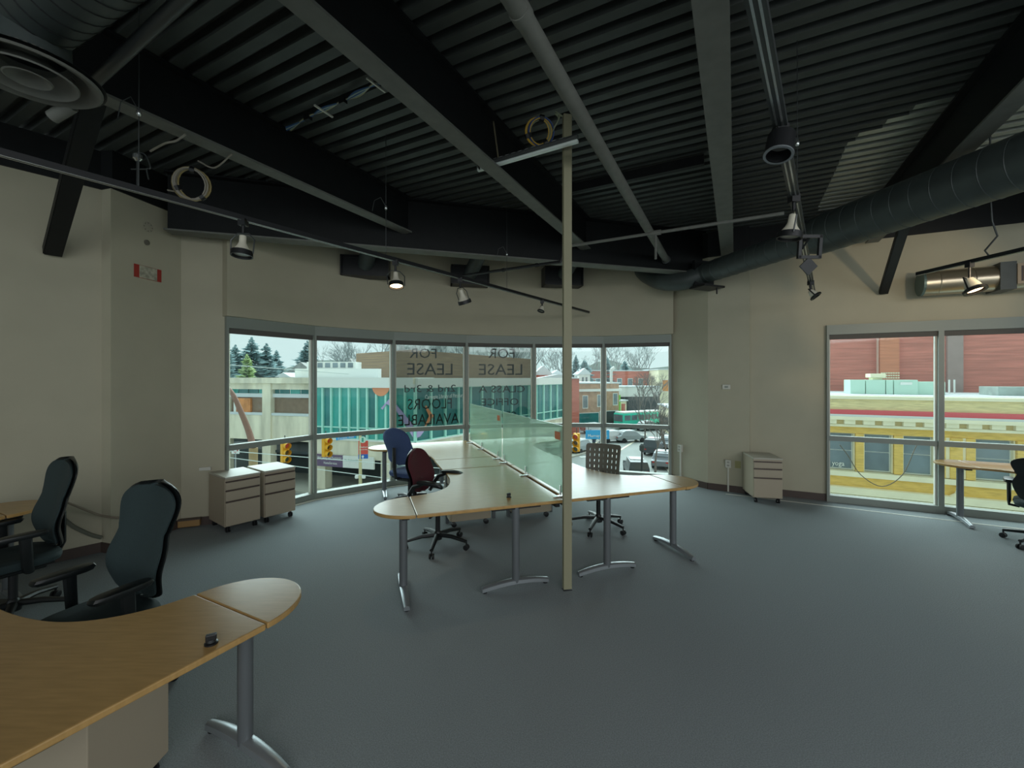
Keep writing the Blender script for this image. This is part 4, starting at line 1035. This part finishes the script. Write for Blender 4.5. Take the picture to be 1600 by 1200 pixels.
def bluesign(x0, x1, y0, y1, D, s, lab, dy=0):
    p, q = A(x0, y1, D), A(x1, y1 + dy, D + (.4 if dy else 0)); h = (y1 - y0) / F * D
    r = thing('street_sign', lab, 'street sign', p); d = (q - p).normalized(); n = V((d.y, -d.x, 0)).normalized()
    MB().obox((p + q) / 2 + V((0, 0, h / 2)), (q - p) / 2, n * .02, V((0, 0, h / 2))).build('panel', mat('sign_blue', '2f9fdc', .5), r)
    text('sign_lettering', s, p + n * .03 + d * (q - p).length * .1 + V((0, 0, h * .12)), d, (0, 0, 1), M_wht, (q - p).length * .8, r, height=h * .42)
    MB().tube([p + d * .2 + V((0, 0, h)), p + d * .2 + V((0, 0, h + .5))], .02, 5).build('bracket', M_track, r)
bluesign(915, 952, 672, 686, 30, 'Murray Ave', 'blue street sign reading Murray Ave above the slotted chair')
bluesign(525, 556, 681, 688, 30, 'Forbes Ave', 'blue street sign hanging in front of the library fascia', -4)
# red and blue banner on pole
c = A(563, 752, 29); c.z = GZ
bp_ = thing('banner_pole', 'lamp pole with a red and blue banner in front of the library', 'sign', c)
MB().tube([c, c + V((0, 0, 4.9))], [.13, .09], 10).build('pole', mat('tan_pole', 'cfc69c', .6), bp_, smooth=True)
p, q = A(560, 717, 28.9), A(575, 717, 29.0)
def bn(y0, y1): z0, z1 = A(560, y1, 28.9).z, A(560, y0, 28.9).z; return z0, z1
for nm, (z0, z1), m in (('red_panel', bn(689, 710), mat('banner_red', 'd34f44', .6)), ('blue_panel', bn(710, 717), mat('banner_blue', '2c64b8', .6))):
    MB().wall(p, q, z0, z1, 0, .04).build(nm, m, bp_)
z0, z1 = bn(690, 709); ud = (V((q.x, q.y, 0)) - V((p.x, p.y, 0))).normalized(); nd = V((ud.y, -ud.x, 0))
for k, s in ((.48, 'Chatham'), (.26, 'University')): text('banner_lettering', s, V((p.x, p.y, z0 + (z1 - z0) * k)) + nd * .02 + ud * .05, ud, (0, 0, 1), M_wht, .55, bp_, height=.12)
MB().lathe([(.22, 0), (.22, .03)], V(((p.x + q.x) / 2, p.y - .02, A(560, 687, 28.9).z)), (0, -1, 0), 18).build('emblem_disc', mat('emblem_pale', 'c5e0d2', .6), bp_)
MB().rbox(V(((p.x + q.x) / 2, p.y - .06, A(560, 687, 28.9).z)), .12, .02, .28).build('emblem', mat('emblem_green', '3f9a86', .6), bp_)
z0, z1 = bn(711, 716); cx = (p.x + q.x) / 2; vz = [(-.04, z0), (.04, z0), (.04, z0 + .1), (.1, z0 + .1), (0, z1), (-.1, z0 + .1), (-.04, z0 + .1)]
vs = [(cx + x, p.y - .02, z) for x, z in vz] + [(cx + x, p.y - .01, z) for x, z in vz]
MB().add(vs, [tuple(range(7)), tuple(range(7, 14))[::-1]] + [(i, (i + 1) % 7, 7 + (i + 1) % 7, 7 + i) for i in range(7)]).build('arrow', M_wht, bp_)
for k in (-.22, .24): MB().lathe([(.12, -.1), (.14, 0), (.12, .1)], c + V((k, -.05, 2.1)), (0, 0, 1), 10).build('bell_fitting', M_wht, bp_)
# brown mast arm
p0 = A(395, 725, 26)
pts = [V((p0.x, 26, GZ)), A(396, 700, 26), A(388, 672, 26), A(375, 640, 25.5), A(363, 615, 25), A(350, 602, 24.5), A(330, 594, 24)]
r = thing('street_lamp', 'brown curved street lamp arm rising across the leftmost pane', 'street lamp', pts[0])
MB().tube(cr_interp(pts[1:], 4), [.2 - .006 * i for i in range(21)], 10).build('arm', mat('rust_brown', '8f6a5c', .6), r, smooth=True)
MB().tube([pts[0], pts[1]], .24, 12).build('pole', mat('tan_post', 'a58d66', .7), r, smooth=True)
c = A(368, 702, 24); r = thing('no_walking_sign', 'small white square traffic sign on a thin post, lower left pane', 'sign', c)
MB().rbox(c, .42, .03, .5).build('plate', M_wht, r); MB().lathe([(.12, 0), (.17, 0), (.17, .02), (.12, .02)], c + V((0, -.02, 0)), (0, -1, 0), 14, caps=False).build('symbol_ring', mat('sign_red', 'b5343a', .5), r)
MB().tube([c - V((0, 0, .2)), V((c.x, c.y, GZ))], .04, 6).build('post', M_silver, r)
# street lamp post and right-hand kerb details
c = G(1003, 762, GZ); r = thing('lamp_post', 'dark ornate lamp post standing among the bare trees on the right', 'street lamp', c)
MB().tube([c, c + V((0, 0, 2.0)), c + V((0, 0, 2.9))], [.12, .09, .07], 8).build('pole', M_blk, r, smooth=True); MB().lathe([(.1, 0), (.2, .1), (.2, .45), (.08, .6)], c + V((0, 0, 2.9)), (0, 0, 1), 8).build('lantern', M_dark, r)

# vehicles
def car(x, y, rz, col, lab, L=4.5, hgt=1.55, van=False):
    c = G(x, y, GZ); r = thing('car', lab, 'car', c, rz, world=False)
    pr = [(-L / 2, .35), (-L / 2, .85), (-L * .40, .95), (-L * .30, hgt - .08), (-L * .22, hgt), (L * .10, hgt), (L * .26, .98), (L * .46, .82), (L / 2, .6), (L / 2, .35)]
    if van: pr = [(-L / 2, .35), (-L / 2, 1.0), (-L * .46, hgt), (L * .14, hgt), (L * .28, 1.05), (L * .47, .92), (L / 2, .6), (L / 2, .35)]
    w = .88; n = len(pr)
    vs = [(s * (w - (.16 if z > 1.0 else 0)), x_, z) for s in (-1, 1) for x_, z in pr]
    m = mat('car_paint_' + col, col, .3, .2)
    MB().add(vs, [tuple(range(n)), tuple(range(n, 2 * n))[::-1]] + [(i, n + i, n + (i + 1) % n, (i + 1) % n) for i in range(n)]).build('body', m, r, bevel=.05)
    gl = MB(); gl.box(-.74, .74, -L * .27, L * .12, 1.0, hgt - .1); gl.box(-.62, .62, -L * .37, L * .2, 1.02, 1.24)
    gl.build('windows', M_wglass, r)
    for sx in (-1, 1):
        for sy in (-.3, .31): MB().lathe([(.2, -.1), (.32, -.1), (.32, .1), (.2, .1)], (sx * .80, sy * L, .32), (1, 0, 0), 12).build('wheel', M_blk, r)
        MB().rbox((sx * .62, -L / 2 - .01, .74), .3, .04, .14).build('tail_light', mat('tail_red', 'b8352f', .4), r)
        MB().rbox((sx * .62, L / 2 - .04, .66), .3, .06, .12).build('headlight', M_wht, r)
    MB().box(-.6, .6, -L * .22, L * .08, hgt, hgt + .05).build('roof_snow', M_snow, r)
car(907, 706, R(-40), 'a9b3b8', 'silver car just right of the yellow signal and beige post')
car(984, 690, R(-75), '9aa3a6', 'silver car parked across the street above the slotted chair')
car(930, 676, R(-70), 'c9cdd0', 'white car beneath the blue street sign', van=True)
car(1022, 708, R(-28), '4a5257', 'dark snow-covered car parked behind the bare tree, upper one of two', van=True, hgt=1.8)
car(1036, 728, R(-25), '7d868c', 'grey snowy car parked behind the bare tree, lower one of two')
car(958, 690, R(-70), 'd5d8d9', 'white car left of the street sign post, behind the chair top')
car(1044, 700, R(-30), '8f979c', 'grey car at the kerb cut by the right jamb of the curved window')
car(993, 742, R(-8), '3c4348', 'dark car with red tail lights right of the slotted chair', van=True)
car(1012, 672, R(-60), 'b0b6b8', 'pale car waiting below the green bus')
car(975, 664, R(-20), '5f7486', 'small blue-grey car left of the green bus')
c = G(1000, 668, GZ)
r = thing('bus', 'green city bus with white roof on the far street', 'bus', c, R(-62), world=False)
M_busg = mat('bus_green', '45dcc0', .4)
MB().box(-1.2, 1.2, -5, 5, .4, 2.7).build('body', M_busg, r, bevel=.1); MB().box(-1.1, 1.1, -4.8, 4.8, 2.7, 2.95).build('roof', M_wht, r, bevel=.1)
for k in range(6):
    for s in (-1, 1): MB().rbox((s * 1.21, -4.0 + k * 1.55, 1.95), .04, 1.3, .85).build('side_window', M_wglass, r)
MB().rbox((0, -5.01, 1.9), 2.1, .06, 1.1).build('windscreen', M_wglass, r); MB().rbox((0, 5.01, 1.9), 2.1, .06, 1.1).build('windscreen', M_wglass, r)
for s in (-1, 1):
    for y in (-3.2, 3.0): MB().lathe([(.25, -.15), (.5, -.15), (.5, .15), (.25, .15)], (s * 1.05, y, .5), (1, 0, 0), 14).build('wheel', M_blk, r)
# pedestrian with umbrella
c = G(928, 702, GZ)
r = thing('person', 'person in a dark coat and green trousers under a dark umbrella, crossing the road', 'person', c)
bm_ = bpy.data.meshes.new('body')
jv = [(0, 0, .92), (0, 0, 1.15), (0, 0, 1.42), (0, 0, 1.52), (0, -.02, 1.66), (.2, 0, 1.40), (.27, .02, 1.12), (.2, -.22, 1.08), (-.2, 0, 1.40), (-.26, -.1, 1.15), (-.14, -.25, 1.3), (.1, 0, .88), (.13, -.12, .48), (.13, -.05, .08), (.13, -.2, .04), (-.1, 0, .88), (-.1, .1, .48), (-.1, .22, .1), (-.1, .1, .04)]
je = [(0, 1), (1, 2), (2, 3), (3, 4), (2, 5), (5, 6), (6, 7), (2, 8), (8, 9), (9, 10), (0, 11), (11, 12), (12, 13), (13, 14), (0, 15), (15, 16), (16, 17), (17, 18)]
jr = [.16, .15, .17, .06, .11, .08, .055, .04, .08, .055, .04, .1, .07, .05, .04, .1, .07, .05, .04]
bm_.from_pydata(jv, je, []); bm_.materials.append(mat('trouser_green', '5b7a5c', .8))
bo = bpy.data.objects.new('body', bm_); C.objects.link(bo); bo.parent = r
sk = bo.modifiers.new('skin', 'SKIN'); bm_.skin_vertices if bm_.skin_vertices else None
if not bm_.skin_vertices:
    b2 = bmesh.new(); b2.from_mesh(bm_); b2.verts.layers.skin.verify(); b2.to_mesh(bm_); b2.free()
for i, rr in enumerate(jr): bm_.skin_vertices[0].data[i].radius = (rr, rr)
bm_.skin_vertices[0].data[0].use_root = True
bo.modifiers.new('sub', 'SUBSURF').levels = 1
ORG[r.name] = V((0, 0, 0))
MB().lathe([(.22, .86), (.21, 1.1), (.23, 1.35), (.12, 1.5)], (0, 0, 0), (0, 0, 1), 14).build('coat', mat('dark_coat', '3b4656', .8), r, smooth=True)
u = thing('umbrella', 'dark umbrella held over the person crossing the road', 'umbrella', (c.x - .14, c.y - .25, GZ + 1.3), world=False)
MB().tube([(0, 0, 0), (0, 0, .85)], .012, 6).build('shaft', M_track, u)
MB().lathe([(.60, .5), (.52, .62), (.32, .75), (.02, .82)], (0, 0, 0), (0, 0, 1), 8, caps=False).build('canopy', mat('umbrella_dark', '3a4a60', .7), u)

# far buildings
def front(name, label, x0, x1, ytop, D0, D1, m, wins=(), trim=None, deep=12, ybot=None):
    """box building whose front runs from pixel column x0 at depth D0 to x1 at D1; wins are rectangles in front coordinates (0..1 along, metres up)"""
    p, q = V(((x0 - 800) / F * D0, D0, 0)), V(((x1 - 800) / F * D1, D1, 0)); zt2 = H - (ytop - HY) / F * (D0 + D1) / 2
    d = (q - p).normalized(); n = V((d.y, -d.x, 0))
    r = thing(name, label, 'building', (p.x, p.y, GZ))
    MB().wall(p, q, GZ, zt2, 0, deep).build('wall', m, r)
    MB().wall(p - d * .2, q + d * .2, zt2, zt2 + .25, -.25, deep).build('parapet_snow', M_snow, r)
    for (a0, a1, z0, z1, mm, fr) in wins:
        L2 = (q - p).length; pa, pb = p + d * a0 * L2, p + d * a1 * L2
        if fr:
            o = MB().wall(pa - d * .12, pb + d * .12, z0 - .15, z1 + .12, -.08, 0).build('window', M_wht, r)
            ORG[o.name] = ORG[r.name]; MB().wall(pa, pb, z0, z1, -.11, -.06).build('pane', mm, o)
        else: MB().wall(pa, pb, z0, z1, -.14, 0).build('panel', mm, r)
    if trim: MB().wall(p - d * .3, q + d * .3, trim, trim + .45, -.5, 0).build('cornice', M_wht, r)
    return r
shopw = [(.14, .24, -3.6, -1.5, M_wglass, 1), (.48, .58, -3.4, -1.4, M_wglass, 1), (.86, .95, -3.2, -1.2, M_wglass, 1), (.04, .5, -6.9, -4.6, M_teald, 1), (.54, .97, -6.8, -4.4, M_dark, 1)]
front('brick_shop', 'two-storey brown and red brick shop with white cornice behind the post, across the street', 901, 967, 599.5, 76, 80, mat('mixed_brick', 'b7957a', .85, noise=.2, ns_=1.5), shopw, trim=-.7)
front('brick_shop', 'narrow grey and red brick shopfront between the library and the corner shop', 890, 901, 596, 74, 75, M_bbrick, [(.15, .85, -6.6, -3, M_dark, 0)])
MB_ = [(.08 + .155 * k, .14 + .155 * k, -.2, 1.5, M_wglass, 1) for k in range(6)]
front('brick_block', 'long red brick block with small windows on the far skyline', 922, 1029, 580, 108, 112, M_rbrick, MB_)
front('white_house', 'white building with an orange-lit window beside the red brick block', 1029, 1053, 578, 104, 104, M_cream, [(.25, .7, -1.5, 1.2, mat('lit_orange', 'd98f45', .6), 1)])
front('dark_shop', 'dark shopfront with a white upper wall beyond the green sign', 967, 1031, 605, 98, 100, M_wht, [(.02, .98, -6.9, -2.6, M_dark, 0)])
front('green_shop', 'shop with a bright green side panel beyond the corner shop', 963, 979, 627, 84, 86, M_cream, [(.05, .35, -6.5, -1.6, mat('bright_green', '7fc24a', .6), 0), (.5, .8, -6.2, -3.4, M_rbrick, 0)])
front('canopy_building', 'low beige canopy building at the right edge of the curved window', 1030, 1062, 637, 74, 60, M_cream, [(.05, .9, -6.5, -4.5, M_dark, 0)])
# vent pipe on roof
c = A(955, 599, 78); tag(MB().tube([c, c + V((0, 0, 2.6))], .25, 10).tube([c + V((0, 0, 2.5)), c + V((.6, 0, 2.9))], .3, 8).build('vent_pipe', M_wht, org=c), 'white vent pipe with a bent top on the corner shop roof', 'vent')
# houses on the hill
def house(x0, x1, yb, yr, D, m, roof, lab, z0=None):
    p, q = A(x0, yb, D), A(x1, yb, D); w = q.x - p.x; zr = A(x0, yr, D).z; zb = GZ; ze = zr - (zr - A(x0, yb, D).z) * .6
    r = thing('house', lab, 'house', (p.x, D, zb))
    MB().box(p.x, q.x, D, D + 8, zb, ze).build('wall', m, r)
    cx = (p.x + q.x) / 2
    MB().add([(p.x - .4, D - .4, ze), (q.x + .4, D - .4, ze), (cx, D - .4, zr), (p.x - .4, D + 8, ze), (q.x + .4, D + 8, ze), (cx, D + 8, zr)], [(0, 1, 2), (5, 4, 3), (0, 2, 5, 3), (1, 4, 5, 2), (0, 3, 4, 1)]).build('roof', roof, r)
    MB().box(p.x + w * .25, p.x + w * .42, D - .06, D, ze - 1.9, ze - .6).box(p.x + w * .58, p.x + w * .75, D - .06, D, ze - 1.9, ze - .6).build('window', M_wglass, r)
M_roofg = mat('snowy_grey_roof', 'a9a9a6', .9, noise=.25, ns_=1)
house(436, 452, 594, 582, 60, M_wht, M_snow, 'small white house with dark window above the concrete wing')
house(452, 490, 594, 566, 72, M_wht, M_roofg, 'white house with a grey roof beside the second mullion')
house(452, 478, 592, 569, 95, M_rbrick, M_snow, 'brick house with snowy roof behind the evergreens')
house(360, 385, 596, 584, 66, M_conc, M_snow, 'low snowy-roofed house at the foot of the evergreens')
house(836, 862, 596, 571, 78, M_rbrick, M_snow, 'red brick house with snowy dormer roof right of the lettered panes')
house(858, 884, 596, 578, 88, M_rbrick, M_snow, 'red brick house half hidden behind the beige post')
house(838, 905, 596, 585, 66, M_rbrick, M_snow, 'wide low snowy roof above the far end of the library')
house(905, 922, 592, 575, 96, M_wht, M_snow, 'white house among the evergreens right of the post')
house(540, 556, 592, 560, 84, M_wht, M_roofg, 'tall pale house left of the brown roof box')
# wooded hill
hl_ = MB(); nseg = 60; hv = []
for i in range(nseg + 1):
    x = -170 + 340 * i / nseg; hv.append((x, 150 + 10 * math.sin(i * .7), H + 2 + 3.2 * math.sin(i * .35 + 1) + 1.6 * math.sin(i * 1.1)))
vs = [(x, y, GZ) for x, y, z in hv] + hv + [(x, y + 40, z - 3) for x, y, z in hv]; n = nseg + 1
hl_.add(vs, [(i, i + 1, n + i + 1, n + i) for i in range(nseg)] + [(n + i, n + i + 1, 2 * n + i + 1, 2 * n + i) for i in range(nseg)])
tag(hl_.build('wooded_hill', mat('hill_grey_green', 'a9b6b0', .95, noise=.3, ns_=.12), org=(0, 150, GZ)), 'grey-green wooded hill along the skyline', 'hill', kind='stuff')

# trees
def conifer_mesh(name, h, w, seed, m):
    rnd = random.Random(seed); mb = MB(); k = 46
    for i in range(k):
        t0 = i / k; nb = 15
        for j in range(nb):
            t = min(1, max(0, t0 + rnd.uniform(-.04, .04))); z = h * (.1 + .88 * t); L = w * (1 - t) ** .8 * rnd.uniform(.6, 1.2) + .15; a = 2 * PI * (j + rnd.random()) / nb; l = L * rnd.uniform(.6, 1.1); dr = rnd.uniform(.12, .42) * l; wd_ = l * rnd.uniform(.10, .17) + .1
            ca, sa = math.cos(a), math.sin(a); c0 = (0, 0, z); c1 = (ca * l * .6, sa * l * .6, z - dr * .75); c2 = (ca * l, sa * l, z - dr * .55)
            px, py = -sa * wd_, ca * wd_
            mb.add([c0, (c1[0] + px, c1[1] + py, c1[2] - .12), c2, (c1[0] - px, c1[1] - py, c1[2] - .12), (c1[0], c1[1], c1[2] + .12)], [(0, 1, 4), (1, 2, 4), (2, 3, 4), (3, 0, 4)])
    return mb
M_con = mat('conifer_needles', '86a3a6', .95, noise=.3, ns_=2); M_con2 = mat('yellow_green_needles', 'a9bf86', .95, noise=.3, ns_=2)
M_bark = mat('grey_bark', '6d6a66', .95)
def conifer(x, ytop, D, w, lab, m=None, seed=1, ybot=None):
    c = A(x, 0, D); zt2 = A(x, ytop, D).z; h = zt2 - GZ
    r = thing('evergreen_tree', lab, 'tree', (c.x, D, GZ), world=False, group=None)
    conifer_mesh('x', h, w, seed, m).build('foliage', m or M_con, r)
    MB().tube([(0, 0, 0), (0, 0, h * .9)], [.3, .06], 7).build('trunk', M_bark, r)
conifer(393, 524, 66, 7.4, 'tallest blue-grey evergreen in the leftmost pane', seed=2)
conifer(416, 534, 68, 6.1, 'blue-grey evergreen right of the tallest one in the leftmost pane', seed=3)
conifer(368, 536, 64, 5.2, 'thin evergreen left of the yellow-green tree', seed=4)
conifer(386, 551, 60, 4.2, 'yellow-green evergreen in front of the blue-grey ones', M_con2, seed=5)
conifer(348, 520, 60, 4.9, 'evergreen cut by the left jamb of the curved window', seed=6)
conifer(432, 545, 74, 4.9, 'smaller evergreen right of the dense group', seed=8)
conifer(480, 530, 76, 7.1, 'evergreen behind the mullion right of the leftmost pane', seed=7)
conifer(900, 553, 105, 4.6, 'slim evergreen between the post and the next mullion', seed=9)
conifer(948, 555, 110, 4.9, 'slim evergreen just right of the mullion by the brick block', seed=10)
conifer(913, 560, 100, 6.5, 'broad dark evergreen above the red brick block', seed=11)
conifer(976, 562, 115, 6.5, 'broad evergreen behind the white vent pipe', seed=12)
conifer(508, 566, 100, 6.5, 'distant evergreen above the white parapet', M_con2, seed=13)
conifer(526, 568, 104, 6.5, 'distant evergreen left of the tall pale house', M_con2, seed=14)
def bare_mesh(h, seed, depth=6, r0=.22, spread=.55):
    rnd = random.Random(seed); mb = MB()
    def go(p, d, L, r_, k):
        q = p + d * L; mb.tube([p, q], [r_, r_ * .66], 4 if k < 3 else 3, caps=False)
        if k >= depth: return
        for j in range(2 if rnd.random() < .55 else 3):
            e = (d + V((rnd.uniform(-1, 1), rnd.uniform(-1, 1), rnd.uniform(-.3, .5))) * spread).normalized(); go(q, e, L * rnd.uniform(.66, .86), r_ * .64, k + 1)
    go(V((0, 0, 0)), V((0, 0, 1)), h * .26, r0, 0); return mb
def bare(x, D, ytop, lab, seed, depth=6, r0=.22, m=None, spread=.55):
    c = A(x, 0, D); h = (A(x, ytop, D).z - GZ) * 1.12
    tag(bare_mesh(h, seed, depth, r0, spread).build('bare_tree', m or M_bark, org=None), lab, 'tree').location = (c.x, D, GZ)
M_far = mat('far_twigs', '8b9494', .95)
bare(1024, 36, 640, 'bare street tree with a fan of twigs in front of the parked cars', 21, 6, .12)
bare(1040, 42, 628, 'bare street tree cut by the right jamb of the curved window', 22, 6, .13)
bare(1008, 56, 610, 'bare tree behind the green bus', 23, 6, .14)
bare(1000, 88, 585, 'bare tree in front of the dark shopfront', 24, 6, .25)
bare(1030, 84, 588, 'bare tree in front of the white building with the orange window', 27, 6, .25)
SKY = ['above the white parapet roof windows', 'at the left corner of the brown roof box', 'above the left end of the brown roof box', 'behind the mullion left of the lettered panes', 'above the R of the left FOR', 'above the O of the left FOR', 'above the F of the left FOR', 'at the right edge of the left lettered pane', 'behind the mullion between the lettered panes', 'left of the right-hand word FOR', 'above the R of the right-hand FOR', 'above the F of the right-hand FOR', 'behind the mullion right of the lettered panes', 'just left of the beige post', 'hidden partly by the beige post', 'left of the mullion beyond the post', 'above the vent pipe of the corner shop', 'above the middle of the long brick block', 'above the right end of the long brick block', 'left of the white parapet behind the grey-roofed house']
for i, (x, D, yt) in enumerate(((540, 95, 535), (560, 90, 545), (585, 92, 532), (612, 96, 538), (634, 98, 534), (656, 96, 534), (680, 94, 536), (705, 97, 536), (728, 95, 537), (752, 96, 536), (776, 98, 535), (800, 96, 538), (822, 99, 537), (868, 120, 552), (888, 125, 548), (925, 130, 545), (965, 130, 543), (990, 135, 542), (1012, 130, 548), (522, 110, 548))):
    near = SKY[i]
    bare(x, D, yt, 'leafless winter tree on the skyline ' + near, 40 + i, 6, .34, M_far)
    C.objects[-1]['group'] = 'leafless trees on the skyline'

# ---------------- building across from the right-hand window ----------------
Y0 = A(1296, 0, 18.0); Y0.z = 0
yd = V((.895, -.447, 0)).normalized(); yn = V((yd.y, -yd.x, 0))
def yz(y): return H - (y - HY) / F * 18.0
yb = thing('yellow_building', 'yellow brick building with cream cornice and large windows across the side street', 'building', (Y0.x, Y0.y, GZ))
ya, ye = Y0 - yd * 4, Y0 + yd * 16
def yw(s0_, s1_, z0, z1, t0, t1, nm, m, par=yb): return MB().wall(Y0 + yd * s0_, Y0 + yd * s1_, z0, z1, t0, t1).build(nm, m, par)
yw(-4, 16, GZ, .95, .35, 7.2, 'wall', M_ybrick)
yw(-4, 16, .48, .92, .0, .35, 'parapet', mat('pale_yellow_brick', 'ddcd94', .85, noise=.2, ns_=5, stretch=(.5, .5, 4)))
yw(-4, 16, .92, 1.04, -.10, .4, 'coping', M_cream)
yw(-4, 16, .29, .48, -.10, .35, 'red_band', mat('red_band', 'd04850', .6))
yw(-4, 16, .20, .29, -.14, .35, 'snow_line', M_snow)
yw(-4, 16, .08, .20, -.34, .35, 'cornice', M_cream)
for k in range(20):
    s_ = -1.4 + k * .62; yw(s_, s_ + .36, -.10, .08, -.24, .35, 'dentil', M_cream)
yw(-4, 16, -.12, .08, -.06, .35, 'frieze', mat('tan_stone', 'd2bc82', .8, noise=.08, ns_=3)); yw(-4, 16, -.22, -.12, -.14, .35, 'moulding', M_cream)
yw(-4, 16, -.50, -.22, .05, .35, 'lintel_band', M_ybrick)
for s_a, s_b in ((-.15, .83), (1.19, 2.05), (2.42, 3.3), (4.5, 5.5), (5.85, 6.85), (7.2, 8.2), (8.6, 9.6)):
    o = yw(s_a, s_b, -2.04, -.50, .28, .34, 'window', M_wht); ORG[o.name] = ORG[yb.name]
    yw(s_a + .05, s_b - .05, -1.22, -.55, .24, .30, 'pane', M_wglass, o); yw(s_a + .05, s_b - .05, -1.98, -1.26, .24, .30, 'pane', M_wglass, o)
    yw(s_a - .04, s_a, -2.04, -.5, .1, .35, 'jamb', M_cream); yw(s_b, s_b + .04, -2.04, -.5, .1, .35, 'jamb', M_cream)
for s_a, s_b in ((-4, -.2), (.88, 1.14), (2.1, 2.37), (3.35, 3.62), (3.75, 4.1), (4.2, 4.45), (5.55, 5.8), (6.9, 7.15), (8.25, 8.55)):
    yw(s_a, s_b, -2.04, -.5, -.02, .35, 'pilaster', M_ybrick)
for s_a in (3.6, 4.08): yw(s_a, s_a + .17, -2.04, -.5, .03, .35, 'column', M_cream)
yw(-4, 16, -2.26, -2.06, -.14, .35, 'sill', M_cream)
yw(-4, 16, -2.68, -2.26, .0, .35, 'brick_apron', M_ybrick)
yw(-4, 16, -2.95, -2.68, -.3, .35, 'lower_cornice', M_cream); yw(-4, 16, -3.06, -2.99, -.2, .35, 'lower_moulding', M_cream); yw(-4, 16, -3.2, -3.1, -.25, .35, 'lower_moulding', M_cream)
text('window_lettering', 'yoga', Y0 + yd * .12 - yn * .20 + V((0, 0, yz(730))), yd, (0, 0, 1), M_wht, .42, yb, height=.2, depth=.02)
MB().prism([((Y0 + yd * s2 - yn * t2).x, (Y0 + yd * s2 - yn * t2).y) for s2, t2 in ((-4, .4), (16, .4), (16, 7.2), (-4, 7.2))], .98, 1.06).build('roof_snow', M_snow, yb)
# urn finial
c = Y0 + yd * 3.9 + yn * .15 + V((0, 0, -2.95)); MB().lathe([(.10, 0), (.14, .2), (.22, .25), (.2, .3), (.07, .4), (.03, .55), (.05, .58), (.02, .64)], c, (0, 0, 1), 12).build('urn', M_cream, yb, smooth=True)
# rooftop unit
M_hv = mat('pale_green_metal', 'bfe0cf', .5)
def yo(s_, t_, z): return Y0 + yd * s_ - yn * t_ + V((0, 0, z))
hv_ = thing('rooftop_unit', 'long pale green air handling unit on the snowy roof across the side street', 'air conditioner', yo(2.4, 3, 1.1))
for s_a, s_b, t_, z in ((1.2, 1.74, 2.4, .64), (1.77, 2.45, 2.4, .64), (2.48, 2.72, 2.4, .64), (2.75, 3.55, 2.4, .64), (3.58, 4.5, 2.6, .56)):
    MB().wall(yo(s_a, t_, 0), yo(s_b, t_, 0), 1.06, 1.06 + z, 0, 1.2).build('cabinet', M_hv, hv_, bevel=.015)
MB().wall(yo(2.05, 2.6, 0), yo(2.4, 2.6, 0), 1.7, 1.8, 0, .6).wall(yo(1.95, 2.5, 0), yo(2.5, 2.5, 0), 1.8, 1.98, 0, .8).build('hood', M_cream, hv_, bevel=.02)
MB().wall(yo(2.95, 2.36, 0), yo(3.35, 2.36, 0), 1.48, 1.6, 0, .02).build('label_plate', M_wht, hv_)
h2_ = thing('rooftop_unit', 'grey flat unit on the snowy roof at the right edge', 'air conditioner', yo(7, 3, 1.06))
MB().wall(yo(6.1, 2.6, 0), yo(10, 2.6, 0), 1.06, 1.42, 0, 1.5).build('cabinet', mat('grey_unit', '9aa8a2', .6, noise=.2, ns_=3), h2_, bevel=.02)
bw = thing('brick_warehouse', 'tall plain red brick wall behind the yellow building', 'building', yo(0, 8, GZ))
MB().wall(yo(-3, 8, 0), yo(20, 8, 0), GZ, 8.5, 0, 1).build('wall', M_rbrick, bw)
MB().wall(yo(3.6, 7.8, 0), yo(4.42, 7.8, 0), GZ, 8.5, -.05, .2).build('chimney_breast', M_rbrick2, bw)
MB().tube([yo(3.5, 7.75, 1.06), yo(3.5, 7.75, 8.5)], .05, 8).build('downpipe', mat('pale_pipe', 'c59a8a', .6), bw)
MB().wall(yo(6.35, 7.85, 0), yo(6.95, 7.85, 0), GZ, 5.4, -.05, .2).build('grey_patch', mat('grey_brick', 'a08a84', .85, noise=.1, ns_=3), bw)
pb_ = MB()
for k in range(24): s_ = 3.64 + (k % 8) * .1; pb_.wall(yo(s_, 7.7, 0), yo(s_ + .075, 7.7, 0), 1.75 + (k // 8) * .13, 1.82 + (k // 8) * .13, 0, .12)
pb_.build('patched_bricks', M_cream, bw)['kind'] = 'stuff'
for s_ in (5.62, 5.8): MB().tube([yo(s_, 5.5, 1.0), yo(s_, 5.5, 1.7)], .035, 6).build('vent_pipe', M_wht, bw)
# sagging cable
pp = [A(1312, 695, 12), A(1325, 712, 12), A(1345, 742, 12), A(1378, 760, 12), A(1410, 742, 12), A(1430, 700, 12), A(1436, 692, 12)]
tag(MB().tube(cr_interp(pp, 5), .012, 5).build('overhead_wire', mat('dark_wire', '5d5546', .7), org=pp[0]), 'thin dark cable sagging in front of the yellow building', 'wire')
